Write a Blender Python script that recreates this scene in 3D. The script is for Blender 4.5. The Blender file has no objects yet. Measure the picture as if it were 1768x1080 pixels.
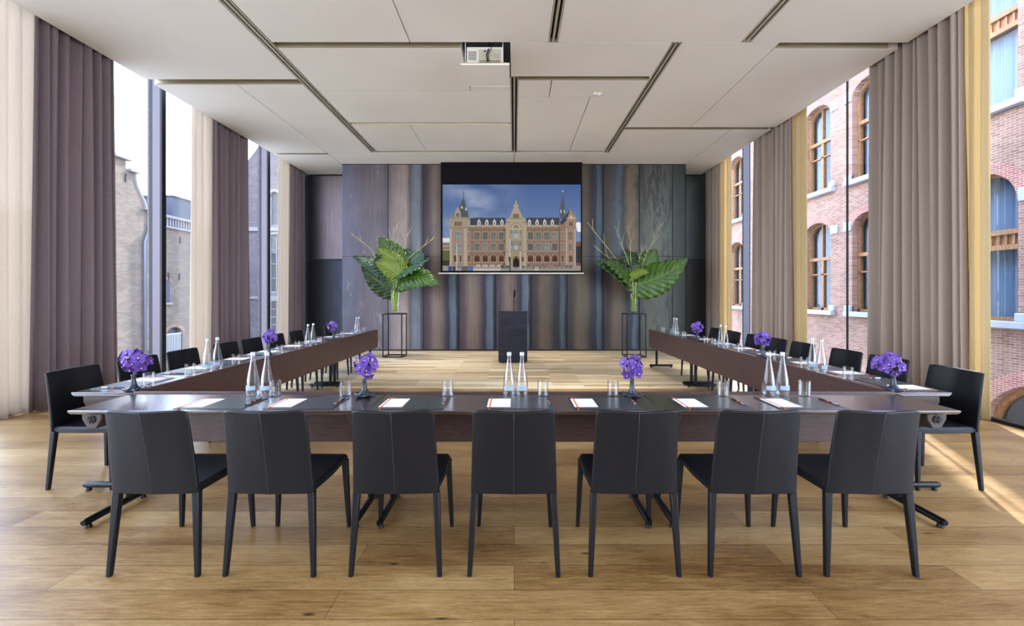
import bpy, bmesh, math, random
from mathutils import Vector, Matrix
random.seed(7)
PI = math.pi
SC = bpy.context.scene
COL = SC.collection

# ---------------------------------------------------------------- camera, world, lights
F, CX, CY, EYE = 735.0, 888.0, 508.0, 1.45
cam_d = bpy.data.cameras.new('camera'); cam = bpy.data.objects.new('camera', cam_d); COL.objects.link(cam)
cam.location = (0, 0, EYE); cam.rotation_euler = (PI/2, 0, 0)
cam_d.sensor_width = 36; cam_d.lens = F/1768*36
cam_d.shift_x = -(CX-884)/1768; cam_d.shift_y = -(540-CY)/1768
cam_d.clip_start = 0.05; cam_d.clip_end = 300
SC.camera = cam
SC.view_settings.view_transform = 'Standard'; SC.view_settings.look = 'None'
SC.view_settings.gamma = 1; SC.view_settings.use_curve_mapping = False
SC.view_settings.exposure = 0.12

def lin(v):
    v /= 255.0
    return v/12.92 if v <= 0.04045 else ((v+0.055)/1.055)**2.4
def rgb(r, g, b, k=1.0): return (lin(r)*k, lin(g)*k, lin(b)*k, 1)

W = bpy.data.worlds.new('sky'); SC.world = W; W.use_nodes = True
nt = W.node_tree; nt.nodes.clear()
wo = nt.nodes.new('ShaderNodeOutputWorld'); bg = nt.nodes.new('ShaderNodeBackground')
tc = nt.nodes.new('ShaderNodeTexCoord'); sp = nt.nodes.new('ShaderNodeSeparateXYZ'); cr = nt.nodes.new('ShaderNodeValToRGB')
nt.links.new(tc.outputs['Generated'], sp.inputs[0]); nt.links.new(sp.outputs[2], cr.inputs[0])
nt.links.new(cr.outputs[0], bg.inputs[0]); nt.links.new(bg.outputs[0], wo.inputs[0])
e = cr.color_ramp.elements
e[0].position = 0.0; e[0].color = (0.80, 0.84, 0.92, 1)
e[1].position = 0.7; e[1].color = (0.50, 0.66, 1.0, 1)
n_ = e.new(0.18); n_.color = (0.78, 0.86, 1.0, 1)
bg.inputs[1].default_value = 9.5

def light(kind, name, loc, rot, energy, color=(1, 1, 1), **kw):
    d = bpy.data.lights.new(name, kind); d.energy = energy; d.color = color
    for k, v in kw.items(): setattr(d, k, v)
    o = bpy.data.objects.new(name, d); COL.objects.link(o); o.location = loc; o.rotation_euler = rot
    return o
# sun comes from ahead on the right, over the brick building
sd = Vector((-0.45, -0.89, -0.90)).normalized()
sun = light('SUN', 'sun', (0, 0, 30), sd.to_track_quat('-Z', 'Y').to_euler(), 12.0, (1.0, 0.93, 0.82), angle=math.radians(0.6))
# added fill light behind the camera, in front of the closed rear wall
light('AREA', 'rear_fill', (0, -4.7, 2.6), (PI/2, 0, 0), 250, (0.98, 0.98, 1.0), shape='RECTANGLE', size=10.0, size_y=4.0)
CEIL = EYE + 3.36
# unseen fill lights added at the top of the transverse ceiling slots
for x0, x1, y0, y1, e_ in ((-3.2, -0.1, 8.34, 8.43, 60), (2.3, 5.1, 8.57, 8.70, 50), (-3.2, -0.1, 9.98, 10.08, 60), (0.1, 2.1, 9.98, 10.08, 45), (0.1, 2.1, 6.57, 6.69, 45), (-5.6, -3.5, 6.66, 6.82, 30), (-3.2, -0.8, 5.68, 5.81, 30), (3.6, 5.0, 5.69, 5.82, 25)):
    light('AREA', 'slot_fill', ((x0+x1)/2, (y0+y1)/2-0.01, CEIL+0.097), (0, 0, 0), e_*0.30, (1.0, 0.96, 0.90), shape='RECTANGLE', size=x1-x0, size_y=0.03, spread=math.radians(40))

# ---------------------------------------------------------------- material helpers
MATS = {}
def mat(name, base=(0.5, 0.5, 0.5, 1), rough=0.5, metal=0.0, **kw):
    m = bpy.data.materials.new(name); m.use_nodes = True
    b = m.node_tree.nodes['Principled BSDF']
    b.inputs['Base Color'].default_value = base; b.inputs['Roughness'].default_value = rough; b.inputs['Metallic'].default_value = metal
    for k, v in kw.items(): b.inputs[k].default_value = v
    MATS[name] = m; return m
class N:
    def __init__(s, m): s.m = m; s.t = m.node_tree; s.b = s.t.nodes.get('Principled BSDF')
    def new(s, ty, **kw):
        n = s.t.nodes.new(ty)
        for k, v in kw.items(): setattr(n, k, v)
        return n
    def link(s, a, b): s.t.links.new(a, b)
    def coord(s, kind='Object', scale=(1, 1, 1), rot=(0, 0, 0), loc=(0, 0, 0)):
        c = s.new('ShaderNodeTexCoord'); mp = s.new('ShaderNodeMapping')
        mp.inputs['Scale'].default_value = scale; mp.inputs['Rotation'].default_value = rot; mp.inputs['Location'].default_value = loc
        s.link(c.outputs[kind], mp.inputs[0]); return mp.outputs[0]
    def noise(s, vec, scale=5, detail=3, rough=0.5, dist=0.0):
        n = s.new('ShaderNodeTexNoise'); n.inputs['Scale'].default_value = scale; n.inputs['Detail'].default_value = detail
        n.inputs['Roughness'].default_value = rough; n.inputs['Distortion'].default_value = dist
        s.link(vec, n.inputs['Vector']); return n.outputs['Fac']
    def ramp(s, fac, stops, interp='LINEAR'):
        r = s.new('ShaderNodeValToRGB'); s.link(fac, r.inputs[0]); r.color_ramp.interpolation = interp
        el = r.color_ramp.elements
        el[0].position, el[0].color = stops[0]; el[1].position, el[1].color = stops[-1]
        for p, c in stops[1:-1]: x = el.new(p); x.color = c
        return r.outputs[0]
    def mix(s, fac, a, b, mode='MIX'):
        n = s.new('ShaderNodeMix', data_type='RGBA', blend_type=mode)
        for i, v in ((0, fac), (6, a), (7, b)):
            if hasattr(v, 'links'): s.link(v, n.inputs[i])
            else: n.inputs[i].default_value = v
        return n.outputs[2]
    def math(s, op, a, b=0.0):
        n = s.new('ShaderNodeMath', operation=op)
        for i, v in enumerate((a, b)):
            if hasattr(v, 'links'): s.link(v, n.inputs[i])
            else: n.inputs[i].default_value = v
        return n.outputs[0]
    def bump(s, h, strength=0.2, dist=0.01):
        n = s.new('ShaderNodeBump'); n.inputs['Strength'].default_value = strength; n.inputs['Distance'].default_value = dist
        s.link(h, n.inputs['Height']); s.link(n.outputs[0], s.b.inputs['Normal'])
    def base(s, v): s.link(v, s.b.inputs['Base Color'])
G = lambda v: (v, v, v, 1)

# floor: wide oak planks
m = mat('oak_floor', rough=0.38); n = N(m)
v = n.coord('Object')
br = n.new('ShaderNodeTexBrick'); n.link(v, br.inputs['Vector'])
br.inputs['Scale'].default_value = 1; br.inputs['Brick Width'].default_value = 2.3; br.inputs['Row Height'].default_value = 0.19
br.inputs['Mortar Size'].default_value = 0.0018; br.inputs['Mortar Smooth'].default_value = 0.1
br.offset = 0.37; br.inputs['Color1'].default_value = G(0); br.inputs['Color2'].default_value = G(1); br.inputs['Mortar'].default_value = G(0.5)
grain = n.noise(n.coord('Object', (1.8, 20, 1)), 3.0, 8, 0.68, 0.9)
fine = n.noise(n.coord('Object', (5, 60, 1)), 6.0, 8, 0.75, 0.4)
blot = n.noise(n.coord('Object', (0.9, 2.6, 1)), 1.3, 4, 0.55, 0.3)
tone = n.math('ADD', n.math('MULTIPLY', br.outputs['Color'], 0.13), n.math('ADD', n.math('ADD', n.math('MULTIPLY', grain, 0.42), 0.02), n.math('ADD', n.math('MULTIPLY', blot, 0.34), n.math('MULTIPLY', fine, 0.30))))
colr = n.ramp(tone, [(0.40, rgb(70, 46, 22)), (0.53, rgb(126, 92, 50)), (0.66, rgb(162, 128, 80)), (0.82, rgb(194, 164, 114))])
kn = n.new('ShaderNodeTexVoronoi'); kn.inputs['Scale'].default_value = 1.0; n.link(n.coord('Object', (2.1, 6.5, 1)), kn.inputs['Vector'])
wob = n.math('ADD', kn.outputs['Distance'], n.math('MULTIPLY', grain, 0.10))
crk = n.noise(n.coord('Object', (1.2, 9, 1), loc=(3, 7, 0)), 4.0, 5, 0.7, 1.6)
colr = n.mix(n.ramp(crk, [(0.70, G(0)), (0.73, G(0.75))]), colr, rgb(58, 38, 20))
knot = n.ramp(wob, [(0.085, G(0.22)), (0.13, G(1))])
colr = n.mix(1.0, colr, knot, 'MULTIPLY')
colr = n.mix(n.math('MULTIPLY', br.outputs['Fac'], 0.75), colr, rgb(60, 42, 26))
n.base(colr); n.bump(n.math('SUBTRACT', grain, br.outputs['Fac']), 0.12, 0.004)
n.link(n.ramp(grain, [(0.3, G(0.30)), (0.8, G(0.46))]), n.b.inputs['Roughness'])

# narrow paler strip floor in front of the steel wall
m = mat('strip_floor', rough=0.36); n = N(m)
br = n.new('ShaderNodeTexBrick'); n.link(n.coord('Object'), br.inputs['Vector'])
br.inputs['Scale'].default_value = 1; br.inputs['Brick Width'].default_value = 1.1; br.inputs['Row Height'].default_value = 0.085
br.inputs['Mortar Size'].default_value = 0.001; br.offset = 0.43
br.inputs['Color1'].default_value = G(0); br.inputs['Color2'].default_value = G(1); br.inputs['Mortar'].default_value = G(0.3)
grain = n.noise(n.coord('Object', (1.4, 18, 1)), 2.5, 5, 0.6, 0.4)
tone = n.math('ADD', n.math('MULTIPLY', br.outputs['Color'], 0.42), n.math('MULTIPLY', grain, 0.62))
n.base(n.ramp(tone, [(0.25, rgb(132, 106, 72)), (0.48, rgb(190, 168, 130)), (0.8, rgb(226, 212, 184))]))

m = mat('ceiling_paint', rgb(212, 206, 196), 0.75); n = N(m)
n.base(n.ramp(n.noise(n.coord('Object'), 0.5, 2), [(0.3, rgb(226, 222, 212)), (0.7, rgb(236, 232, 222))]))
mat('slot_metal', rgb(168, 156, 126), 0.45, 0.3)
mat('slot_dark', rgb(24, 22, 20), 0.8)
mat('diffuser_metal', rgb(188, 182, 162), 0.4, 0.3)
mat('wall_paint', rgb(150, 146, 140), 0.7)
mat('roof_grey', rgb(120, 120, 122), 0.8)

def steel(name, stops, wave=0.10, blotch=None, seed=0.0, rough=0.42):
    m = mat(name, rough=rough, metal=0.35); n = N(m)
    uv = n.new('ShaderNodeTexCoord'); s_ = n.new('ShaderNodeSeparateXYZ'); n.link(uv.outputs['UV'], s_.inputs[0])
    oi = n.new('ShaderNodeObjectInfo')
    c = n.coord('Object', (0.6, 1, 0.9), loc=(seed, 0, seed))
    wv = n.noise(c, 1.6, 4, 0.55, 0.5)
    u = n.math('ADD', s_.outputs[0], n.math('MULTIPLY', n.math('SUBTRACT', wv, 0.5), wave))
    col = n.ramp(u, stops)
    st = n.noise(n.coord('Object', (26, 1, 0.5), loc=(seed, 0, 0)), 2.0, 4, 0.6)
    col = n.mix(1.0, col, n.ramp(st, [(0.28, G(0.66)), (0.72, G(1.16))]), 'MULTIPLY')
    cl = n.noise(n.coord('Object', (0.7, 1, 0.5), loc=(seed+4, 0, 2)), 1.5, 5, 0.65, 0.4)
    col = n.mix(1.0, col, n.ramp(cl, [(0.3, G(0.72)), (0.7, G(1.12))]), 'MULTIPLY')
    if blotch:
        bn = n.noise(n.coord('Object', (3.2, 1, 0.8), loc=(seed*3, 0, seed)), 1.7, 8, 0.72, 0.25)
        col = n.mix(n.ramp(bn, [(blotch[1], G(0)), (blotch[1]+0.02, G(blotch[2]))]), col, blotch[0])
    n.base(col); n.link(n.ramp(st, [(0.3, G(rough-0.06)), (0.7, G(rough+0.1))]), n.b.inputs['Roughness'])
    n.bump(st, 0.04, 0.003)
B = lambda r, g, b: rgb(r, g, b, 1.0)
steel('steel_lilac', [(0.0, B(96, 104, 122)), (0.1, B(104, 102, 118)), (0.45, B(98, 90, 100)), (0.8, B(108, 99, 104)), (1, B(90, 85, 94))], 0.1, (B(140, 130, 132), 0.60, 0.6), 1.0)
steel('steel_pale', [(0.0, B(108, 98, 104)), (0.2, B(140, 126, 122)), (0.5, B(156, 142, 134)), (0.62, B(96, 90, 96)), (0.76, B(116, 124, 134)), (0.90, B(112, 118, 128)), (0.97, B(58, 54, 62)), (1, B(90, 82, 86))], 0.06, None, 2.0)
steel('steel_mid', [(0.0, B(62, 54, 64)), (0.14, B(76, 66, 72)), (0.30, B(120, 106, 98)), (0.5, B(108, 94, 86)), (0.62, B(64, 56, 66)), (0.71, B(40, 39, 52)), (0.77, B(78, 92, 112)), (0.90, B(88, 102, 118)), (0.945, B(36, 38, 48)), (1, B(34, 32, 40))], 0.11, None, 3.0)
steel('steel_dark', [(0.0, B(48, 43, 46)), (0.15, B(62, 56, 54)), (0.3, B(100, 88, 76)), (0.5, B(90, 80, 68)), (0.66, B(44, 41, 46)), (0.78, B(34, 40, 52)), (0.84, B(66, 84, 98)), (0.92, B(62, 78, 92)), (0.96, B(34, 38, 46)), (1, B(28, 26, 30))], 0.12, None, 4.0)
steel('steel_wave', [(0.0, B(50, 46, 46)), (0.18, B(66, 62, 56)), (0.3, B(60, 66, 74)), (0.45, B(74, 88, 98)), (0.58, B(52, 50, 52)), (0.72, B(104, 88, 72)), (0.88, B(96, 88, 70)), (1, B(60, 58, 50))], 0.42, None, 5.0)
steel('steel_olive', [(0.0, B(66, 68, 60)), (0.4, B(88, 90, 80)), (0.8, B(84, 90, 84)), (1, B(72, 80, 76))], 0.2, (B(52, 50, 52), 0.52, 0.85), 6.0)
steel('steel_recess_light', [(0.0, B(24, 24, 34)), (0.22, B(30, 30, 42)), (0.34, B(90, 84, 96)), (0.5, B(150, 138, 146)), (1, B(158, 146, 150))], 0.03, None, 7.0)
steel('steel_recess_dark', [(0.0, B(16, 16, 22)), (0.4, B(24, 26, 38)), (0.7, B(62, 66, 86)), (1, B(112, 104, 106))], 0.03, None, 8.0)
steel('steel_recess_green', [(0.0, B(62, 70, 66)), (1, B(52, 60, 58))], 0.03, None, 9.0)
mat('steel_black', rgb(24, 24, 26), 0.5, 0.2)
m = mat('podium_steel', rgb(34, 36, 50), 0.42, 0.5); n = N(m)
n.base(n.ramp(n.noise(n.coord('Object', (1, 1, 5)), 2.2, 5, 0.6), [(0.3, rgb(16, 16, 22)), (0.75, rgb(40, 42, 60))]))

mat('black_metal', rgb(20, 21, 24), 0.35, 0.6)
m = mat('leather', rgb(7, 10, 17), 0.48, **{'Specular IOR Level': 0.36}); n = N(m)
n.bump(n.noise(n.coord('Object'), 260, 2), 0.12, 0.001)
m = mat('leather_top', rgb(20, 22, 28), 0.45)
mat('thread', rgb(38, 42, 50), 0.5)
m = mat('wenge', rough=0.26, **{'Coat Weight': 1.0, 'Coat Roughness': 0.22, 'Specular IOR Level': 0.8}); n = N(m)
gr = n.noise(n.coord('Object', (1.3, 26, 26)), 4.5, 6, 0.65, 0.6)
n.base(n.ramp(gr, [(0.32, rgb(34, 24, 24)), (0.7, rgb(66, 48, 46))]))
n.bump(gr, 0.05, 0.002)
m = mat('wenge_panel', rough=0.45); n = N(m)
gr = n.noise(n.coord('Object', (2.2, 8, 34)), 4.0, 6, 0.7, 0.8)
n.base(n.ramp(gr, [(0.3, rgb(40, 27, 25)), (0.72, rgb(90, 64, 60))]))
n.bump(gr, 0.08, 0.002)
mat('cast_metal', rgb(70, 62, 62), 0.5, 0.4)
mat('cast_dark', rgb(40, 36, 38), 0.5, 0.4)
mat('pad_leather', rgb(54, 60, 64), 0.32, **{'Specular IOR Level': 0.7})
mat('paper', rgb(245, 243, 240), 0.7)
mat('orange_band', rgb(214, 92, 48), 0.5)
mat('pen_grey', rgb(46, 46, 52), 0.3, 0.4)
mat('pen_silver', rgb(196, 198, 206), 0.25, 0.6)
m = mat('vase_ceramic', rgb(34, 46, 60), 0.30)

def glass(name, color=(1, 1, 1, 1), ior=1.45, rough=0.0):
    m = mat(name, color, rough); b = m.node_tree.nodes['Principled BSDF']
    b.inputs['Transmission Weight'].default_value = 1; b.inputs['IOR'].default_value = ior
    return m
def thin_glass(name, tint=(0.95, 0.97, 1, 1), refl=0.10, edge=0.5):
    m = bpy.data.materials.new(name); m.use_nodes = True; MATS[name] = m; t = m.node_tree; t.nodes.clear()
    o = t.nodes.new('ShaderNodeOutputMaterial'); mx = t.nodes.new('ShaderNodeMixShader'); tr = t.nodes.new('ShaderNodeBsdfTransparent')
    gl = t.nodes.new('ShaderNodeBsdfGlossy'); gl.inputs['Roughness'].default_value = 0.01
    tr.inputs[0].default_value = tint
    lw = t.nodes.new('ShaderNodeLayerWeight'); lw.inputs[0].default_value = edge
    ma = t.nodes.new('ShaderNodeMath'); ma.operation = 'MULTIPLY_ADD'
    t.links.new(lw.outputs['Fresnel' if edge < 0.3 else 'Facing'], ma.inputs[0]); ma.inputs[1].default_value = refl; ma.inputs[2].default_value = 0.02
    t.links.new(ma.outputs[0], mx.inputs[0]); t.links.new(tr.outputs[0], mx.inputs[1]); t.links.new(gl.outputs[0], mx.inputs[2]); t.links.new(mx.outputs[0], o.inputs[0])
    return m
thin_glass('window_glass', (0.96, 0.98, 1, 1), 0.10)
thin_glass('outer_glass', (0.74, 0.80, 0.86, 1), 0.10)
thin_glass('tumbler_glass', (0.985, 0.99, 0.995, 1), 0.42, 0.42)
thin_glass('bottle_glass', (0.94, 0.96, 0.98, 1), 0.62, 0.40)
thin_glass('vase_glass', (0.97, 0.99, 0.97, 1), 0.22, 0.4)
mat('cap_white', rgb(176, 178, 184), 0.35, 0.3)
mat('label_blue', rgb(160, 178, 192), 0.6)
mat('label_text', rgb(120, 150, 190), 0.6)
mat('mark_red', rgb(200, 50, 50), 0.5)
mat('mullion', rgb(98, 90, 98), 0.5, 0.2)
mat('mullion_dark', rgb(26, 22, 26), 0.5, 0.3)

def fabric(name, a, b, sheer=0.0, tcol=None):
    m = mat(name, rough=0.9); n = N(m)
    w = n.noise(n.coord('Object', (60, 60, 6)), 6, 2)
    c_ = n.ramp(w, [(0.3, a), (0.7, b)]); n.base(c_)
    if sheer:
        t = m.node_tree; o = t.nodes['Material Output']
        tl = n.new('ShaderNodeBsdfTranslucent'); tl.inputs[0].default_value = tcol
        mx = n.new('ShaderNodeMixShader'); mx.inputs[0].default_value = sheer
        t.links.new(n.b.outputs[0], mx.inputs[1]); t.links.new(tl.outputs[0], mx.inputs[2])
        tp = n.new('ShaderNodeBsdfTransparent'); m2 = n.new('ShaderNodeMixShader'); m2.inputs[0].default_value = 0.10
        t.links.new(mx.outputs[0], m2.inputs[1]); t.links.new(tp.outputs[0], m2.inputs[2]); t.links.new(m2.outputs[0], o.inputs[0])
fabric('drape_left', rgb(108, 95, 100), rgb(126, 112, 116))
fabric('drape_right', rgb(140, 126, 116), rgb(158, 144, 134))
fabric('sheer_cream', rgb(206, 194, 180), rgb(222, 210, 196), 0.36, rgb(214, 200, 180))
fabric('sheer_backlit', rgb(202, 184, 140), rgb(218, 200, 158), 0.42, rgb(222, 204, 160))  # gold of the backlight is put into this sheer's colour
fabric('net_curtain', rgb(150, 166, 182), rgb(176, 192, 206))

def brick(name, a, b, mortar, axis='Y', scale=1.0):
    m = mat(name, rough=0.9); n = N(m)
    c = n.new('ShaderNodeTexCoord'); s_ = n.new('ShaderNodeSeparateXYZ'); k = n.new('ShaderNodeCombineXYZ')
    n.link(c.outputs['Object'], s_.inputs[0]); n.link(s_.outputs[1 if axis == 'Y' else 0], k.inputs[0]); n.link(s_.outputs[2], k.inputs[1])
    br = n.new('ShaderNodeTexBrick'); n.link(k.outputs[0], br.inputs['Vector'])
    br.inputs['Scale'].default_value = 1; br.inputs['Brick Width'].default_value = 0.22*scale; br.inputs['Row Height'].default_value = 0.072*scale
    br.inputs['Mortar Size'].default_value = 0.006*scale; br.inputs['Color1'].default_value = a; br.inputs['Color2'].default_value = b; br.inputs['Mortar'].default_value = mortar
    br.inputs['Bias'].default_value = -0.1
    nz = n.noise(k.outputs[0], 1.1, 4)
    n.base(n.mix(1.0, br.outputs['Color'], n.ramp(nz, [(0.3, G(0.82)), (0.7, G(1.1))]), 'MULTIPLY'))
brick('brick_red', rgb(134, 93, 78), rgb(162, 124, 106), rgb(184, 170, 154), 'Y', 0.72)
brick('brick_arch', rgb(150, 90, 76), rgb(170, 112, 96), rgb(206, 190, 180), 'Y', 0.6)
brick('brick_beige', rgb(90, 79, 69), rgb(104, 92, 80), rgb(78, 70, 63), 'Y', 1.3)
brick('brick_old', rgb(112, 84, 72), rgb(126, 98, 84), rgb(120, 104, 94), 'Y', 1.0)
brick('brick_dark', rgb(66, 58, 62), rgb(84, 76, 78), rgb(104, 98, 100), 'X', 1.3)
mat('stone_pale', rgb(170, 172, 178), 0.8)
mat('stone_grey', rgb(112, 108, 110), 0.8)
m = mat('window_wood', rgb(150, 100, 58), 0.5); n = N(m)
n.base(n.ramp(n.noise(n.coord('Object', (8, 8, 2)), 5, 4), [(0.3, rgb(120, 78, 44)), (0.7, rgb(176, 124, 76))]))
mat('slate', rgb(60, 64, 74), 0.6)
mat('roof_pale', rgb(170, 166, 168), 0.8)
mat('zinc', rgb(96, 100, 114), 0.4, 0.5)
mat('iron', rgb(48, 42, 42), 0.7)
mat('dark_room', rgb(60, 66, 76), 0.9)
mat('paving', rgb(150, 146, 142), 0.9)

def leafmat(name, dark, light, vein):
    m = mat(name, rough=0.32); n = N(m)
    uv = n.new('ShaderNodeTexCoord'); s_ = n.new('ShaderNodeSeparateXYZ'); n.link(uv.outputs['UV'], s_.inputs[0])
    au = n.math('ABSOLUTE', n.math('SUBTRACT', s_.outputs[0], 0.5))
    ph = n.math('ADD', n.math('MULTIPLY', s_.outputs[1], 62.0), n.math('MULTIPLY', au, -34.0))
    sv = n.math('SINE', ph)
    base = n.ramp(n.noise(n.coord('Object'), 9, 3), [(0.3, dark), (0.7, light)])
    c1 = n.mix(n.ramp(sv, [(0.86, G(0)), (1.0, G(0.7))]), base, vein)
    c2 = n.mix(n.ramp(au, [(0.0, G(1)), (0.02, G(0))]), c1, vein)
    n.base(c2); n.bump(n.ramp(sv, [(0, G(0)), (1, G(1))]), 0.35, 0.01)
    n.b.inputs['Subsurface Weight'].default_value = 0.0
leafmat('leaf_dark', rgb(12, 38, 12), rgb(28, 60, 18), rgb(70, 104, 44))
leafmat('leaf_mid', rgb(34, 66, 12), rgb(58, 94, 20), rgb(104, 134, 44))
leafmat('leaf_light', rgb(82, 108, 22), rgb(110, 132, 36), rgb(158, 172, 76))
leafmat('leaf_blue', rgb(24, 58, 40), rgb(48, 84, 62), rgb(104, 132, 110))
mat('stem_green', rgb(150, 170, 60), 0.5)
mat('twig', rgb(176, 172, 110), 0.6)
m = mat('orchid_petal', rough=0.55); n = N(m)
vo = n.new('ShaderNodeTexVoronoi'); vo.feature = 'DISTANCE_TO_EDGE'; vo.inputs['Scale'].default_value = 260; n.link(n.coord('Object'), vo.inputs['Vector'])
n.base(n.ramp(vo.outputs['Distance'], [(0.02, rgb(66, 32, 124)), (0.22, rgb(122, 88, 188))]))
mat('orchid_lip', rgb(96, 24, 120), 0.5)
mat('orchid_centre', rgb(226, 206, 190), 0.5)
mat('projector_white', rgb(214, 208, 200), 0.5)
mat('projector_grille', rgb(130, 132, 128), 0.5)
mat('cable_black', rgb(16, 16, 16), 0.6)
mat('cable_yellow', rgb(210, 180, 40), 0.6)
mat('screen_black', rgb(12, 9, 11), 0.8, **{'Specular IOR Level': 0.15})
mat('bar_white', rgb(216, 214, 208), 0.4)

# ---------------------------------------------------------------- mesh helpers
class MB:
    def __init__(s): s.v = []; s.f = []; s.mi = []; s.uv = {}; s.cur = 0
    def add(s, vs, fs, uvs=None):
        o = len(s.v); s.v += [tuple(p) for p in vs]
        for i, f in enumerate(fs):
            s.f.append(tuple(a+o for a in f)); s.mi.append(s.cur)
            if uvs: s.uv[len(s.f)-1] = [uvs[a] for a in f]
        return s
    def box(s, x0, x1, y0, y1, z0, z1):
        vs = [(x, y, z) for z in (z0, z1) for y in (y0, y1) for x in (x0, x1)]
        return s.add(vs, [(0, 2, 3, 1), (4, 5, 7, 6), (0, 1, 5, 4), (2, 6, 7, 3), (0, 4, 6, 2), (1, 3, 7, 5)])
    def frustum(s, b, t):   # two quads of 4 points, bottom and top, ccw from above
        return s.add(list(b)+list(t), [(3, 2, 1, 0), (4, 5, 6, 7), (0, 1, 5, 4), (1, 2, 6, 5), (2, 3, 7, 6), (3, 0, 4, 7)])
    def leg(s, p0, p1, w0, w1, d0=None, d1=None):
        d0 = d0 or w0; d1 = d1 or w1
        q = lambda p, w, d: [(p[0]-w/2, p[1]-d/2, p[2]), (p[0]+w/2, p[1]-d/2, p[2]), (p[0]+w/2, p[1]+d/2, p[2]), (p[0]-w/2, p[1]+d/2, p[2])]
        return s.frustum(q(p0, w0, d0), q(p1, w1, d1))
    def tube(s, pts, r, seg=10, caps=True):
        pts = [Vector(p) for p in pts]; k = len(pts)
        rs = r if isinstance(r, (list, tuple)) else [r]*k
        vs = []; up = None
        for i, p in enumerate(pts):
            d = (pts[min(i+1, k-1)]-pts[max(i-1, 0)]).normalized()
            if up is None:
                up = Vector((0, 0, 1)) if abs(d.z) < 0.9 else Vector((1, 0, 0))
            a = d.cross(up).normalized(); b = a.cross(d).normalized(); up = b
            for j in range(seg):
                t = 2*PI*j/seg; vs.append(p+rs[i]*(math.cos(t)*a+math.sin(t)*b))
        fs = [(i*seg+j, (i+1)*seg+j, (i+1)*seg+(j+1) % seg, i*seg+(j+1) % seg) for i in range(k-1) for j in range(seg)]
        if caps: fs += [tuple(range(seg)), tuple(reversed(range((k-1)*seg, k*seg)))]
        return s.add(vs, fs)
    def lathe(s, prof, seg=24, c=(0, 0, 0), wob=None):
        vs = []
        for i, (r, z) in enumerate(prof):
            for j in range(seg):
                t = 2*PI*j/seg; rr, zz = r, z
                if wob: rr, zz = wob(r, z, t, i)
                vs.append((c[0]+rr*math.cos(t), c[1]+rr*math.sin(t), c[2]+zz))
        k = len(prof)
        fs = [(i*seg+j, i*seg+(j+1) % seg, (i+1)*seg+(j+1) % seg, (i+1)*seg+j) for i in range(k-1) for j in range(seg)]
        if prof[0][0] > 1e-6: fs.append(tuple(reversed(range(seg))))
        if prof[-1][0] > 1e-6: fs.append(tuple(range((k-1)*seg, k*seg)))
        return s.add(vs, fs)
    def grid(s, nu, nv, fn, uvs=True):
        vs = []; us = []
        for j in range(nv+1):
            for i in range(nu+1):
                vs.append(fn(i/nu, j/nv)); us.append((i/nu, j/nv))
        w = nu+1
        fs = [(j*w+i, j*w+i+1, (j+1)*w+i+1, (j+1)*w+i) for j in range(nv) for i in range(nu)]
        return s.add(vs, fs, us if uvs else None)
    def build(s, name, m, parent=None, smooth=False, bevel=0, seg=2, loc=None, solid=0, sub=0, merge=False):
        me = bpy.data.meshes.new(name); me.from_pydata(s.v, [], s.f)
        ms = m if isinstance(m, (list, tuple)) else [m]
        for x in ms: me.materials.append(MATS[x])
        for p, i in zip(me.polygons, s.mi): p.material_index = min(i, len(ms)-1); p.use_smooth = bool(smooth)
        if s.uv:
            l = me.uv_layers.new(name='UVMap')
            for p in me.polygons:
                if p.index in s.uv:
                    for li, c in zip(p.loop_indices, s.uv[p.index]): l.data[li].uv = c
        bm = bmesh.new(); bm.from_mesh(me)
        if merge: bmesh.ops.remove_doubles(bm, verts=bm.verts, dist=1e-5)
        bmesh.ops.recalc_face_normals(bm, faces=bm.faces) if not solid else None
        bm.to_mesh(me); bm.free()
        if smooth == 'auto':
            for p in me.polygons: p.use_smooth = True
            me.set_sharp_from_angle(angle=math.radians(38))
        me.update()
        o = bpy.data.objects.new(name, me); COL.objects.link(o)
        if parent: o.parent = parent
        if loc: o.location = loc
        if solid:
            md = o.modifiers.new('s', 'SOLIDIFY'); md.thickness = solid; md.offset = 0
        if bevel:
            md = o.modifiers.new('b', 'BEVEL'); md.width = bevel; md.segments = seg; md.limit_method = 'ANGLE'; md.angle_limit = math.radians(40)
            for p in me.polygons: p.use_smooth = True
            me.set_sharp_from_angle(angle=math.radians(50))
        if sub:
            md = o.modifiers.new('u', 'SUBSURF'); md.levels = sub; md.render_levels = sub
        return o
def bx(*a): return MB().box(*a)
def empty(name, loc=(0, 0, 0), rz=0):
    o = bpy.data.objects.new(name, None); COL.objects.link(o); o.location = loc; o.rotation_euler = (0, 0, rz); o.empty_display_size = 0.1; return o
def tag(o, label, cat, group=None):
    o['label'] = label; o['category'] = cat
    if group: o['group'] = group
    return o
def struct(o): o['kind'] = 'structure'; return o
def dup(src, loc, rz=0, label=None, parent=None):
    c = src.copy(); COL.objects.link(c)
    if parent: c.parent = parent
    else: c.location = loc; c.rotation_euler = (0, 0, rz)
    if label: c['label'] = label
    for ch in list(src.children): dup(ch, None, parent=c)
    return c
USED = set()
def place(src, loc, rz, label):
    if src.name not in USED:
        USED.add(src.name); src.location = loc; src.rotation_euler = (0, 0, rz); src['label'] = label; return src
    return dup(src, loc, rz, label)

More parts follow.
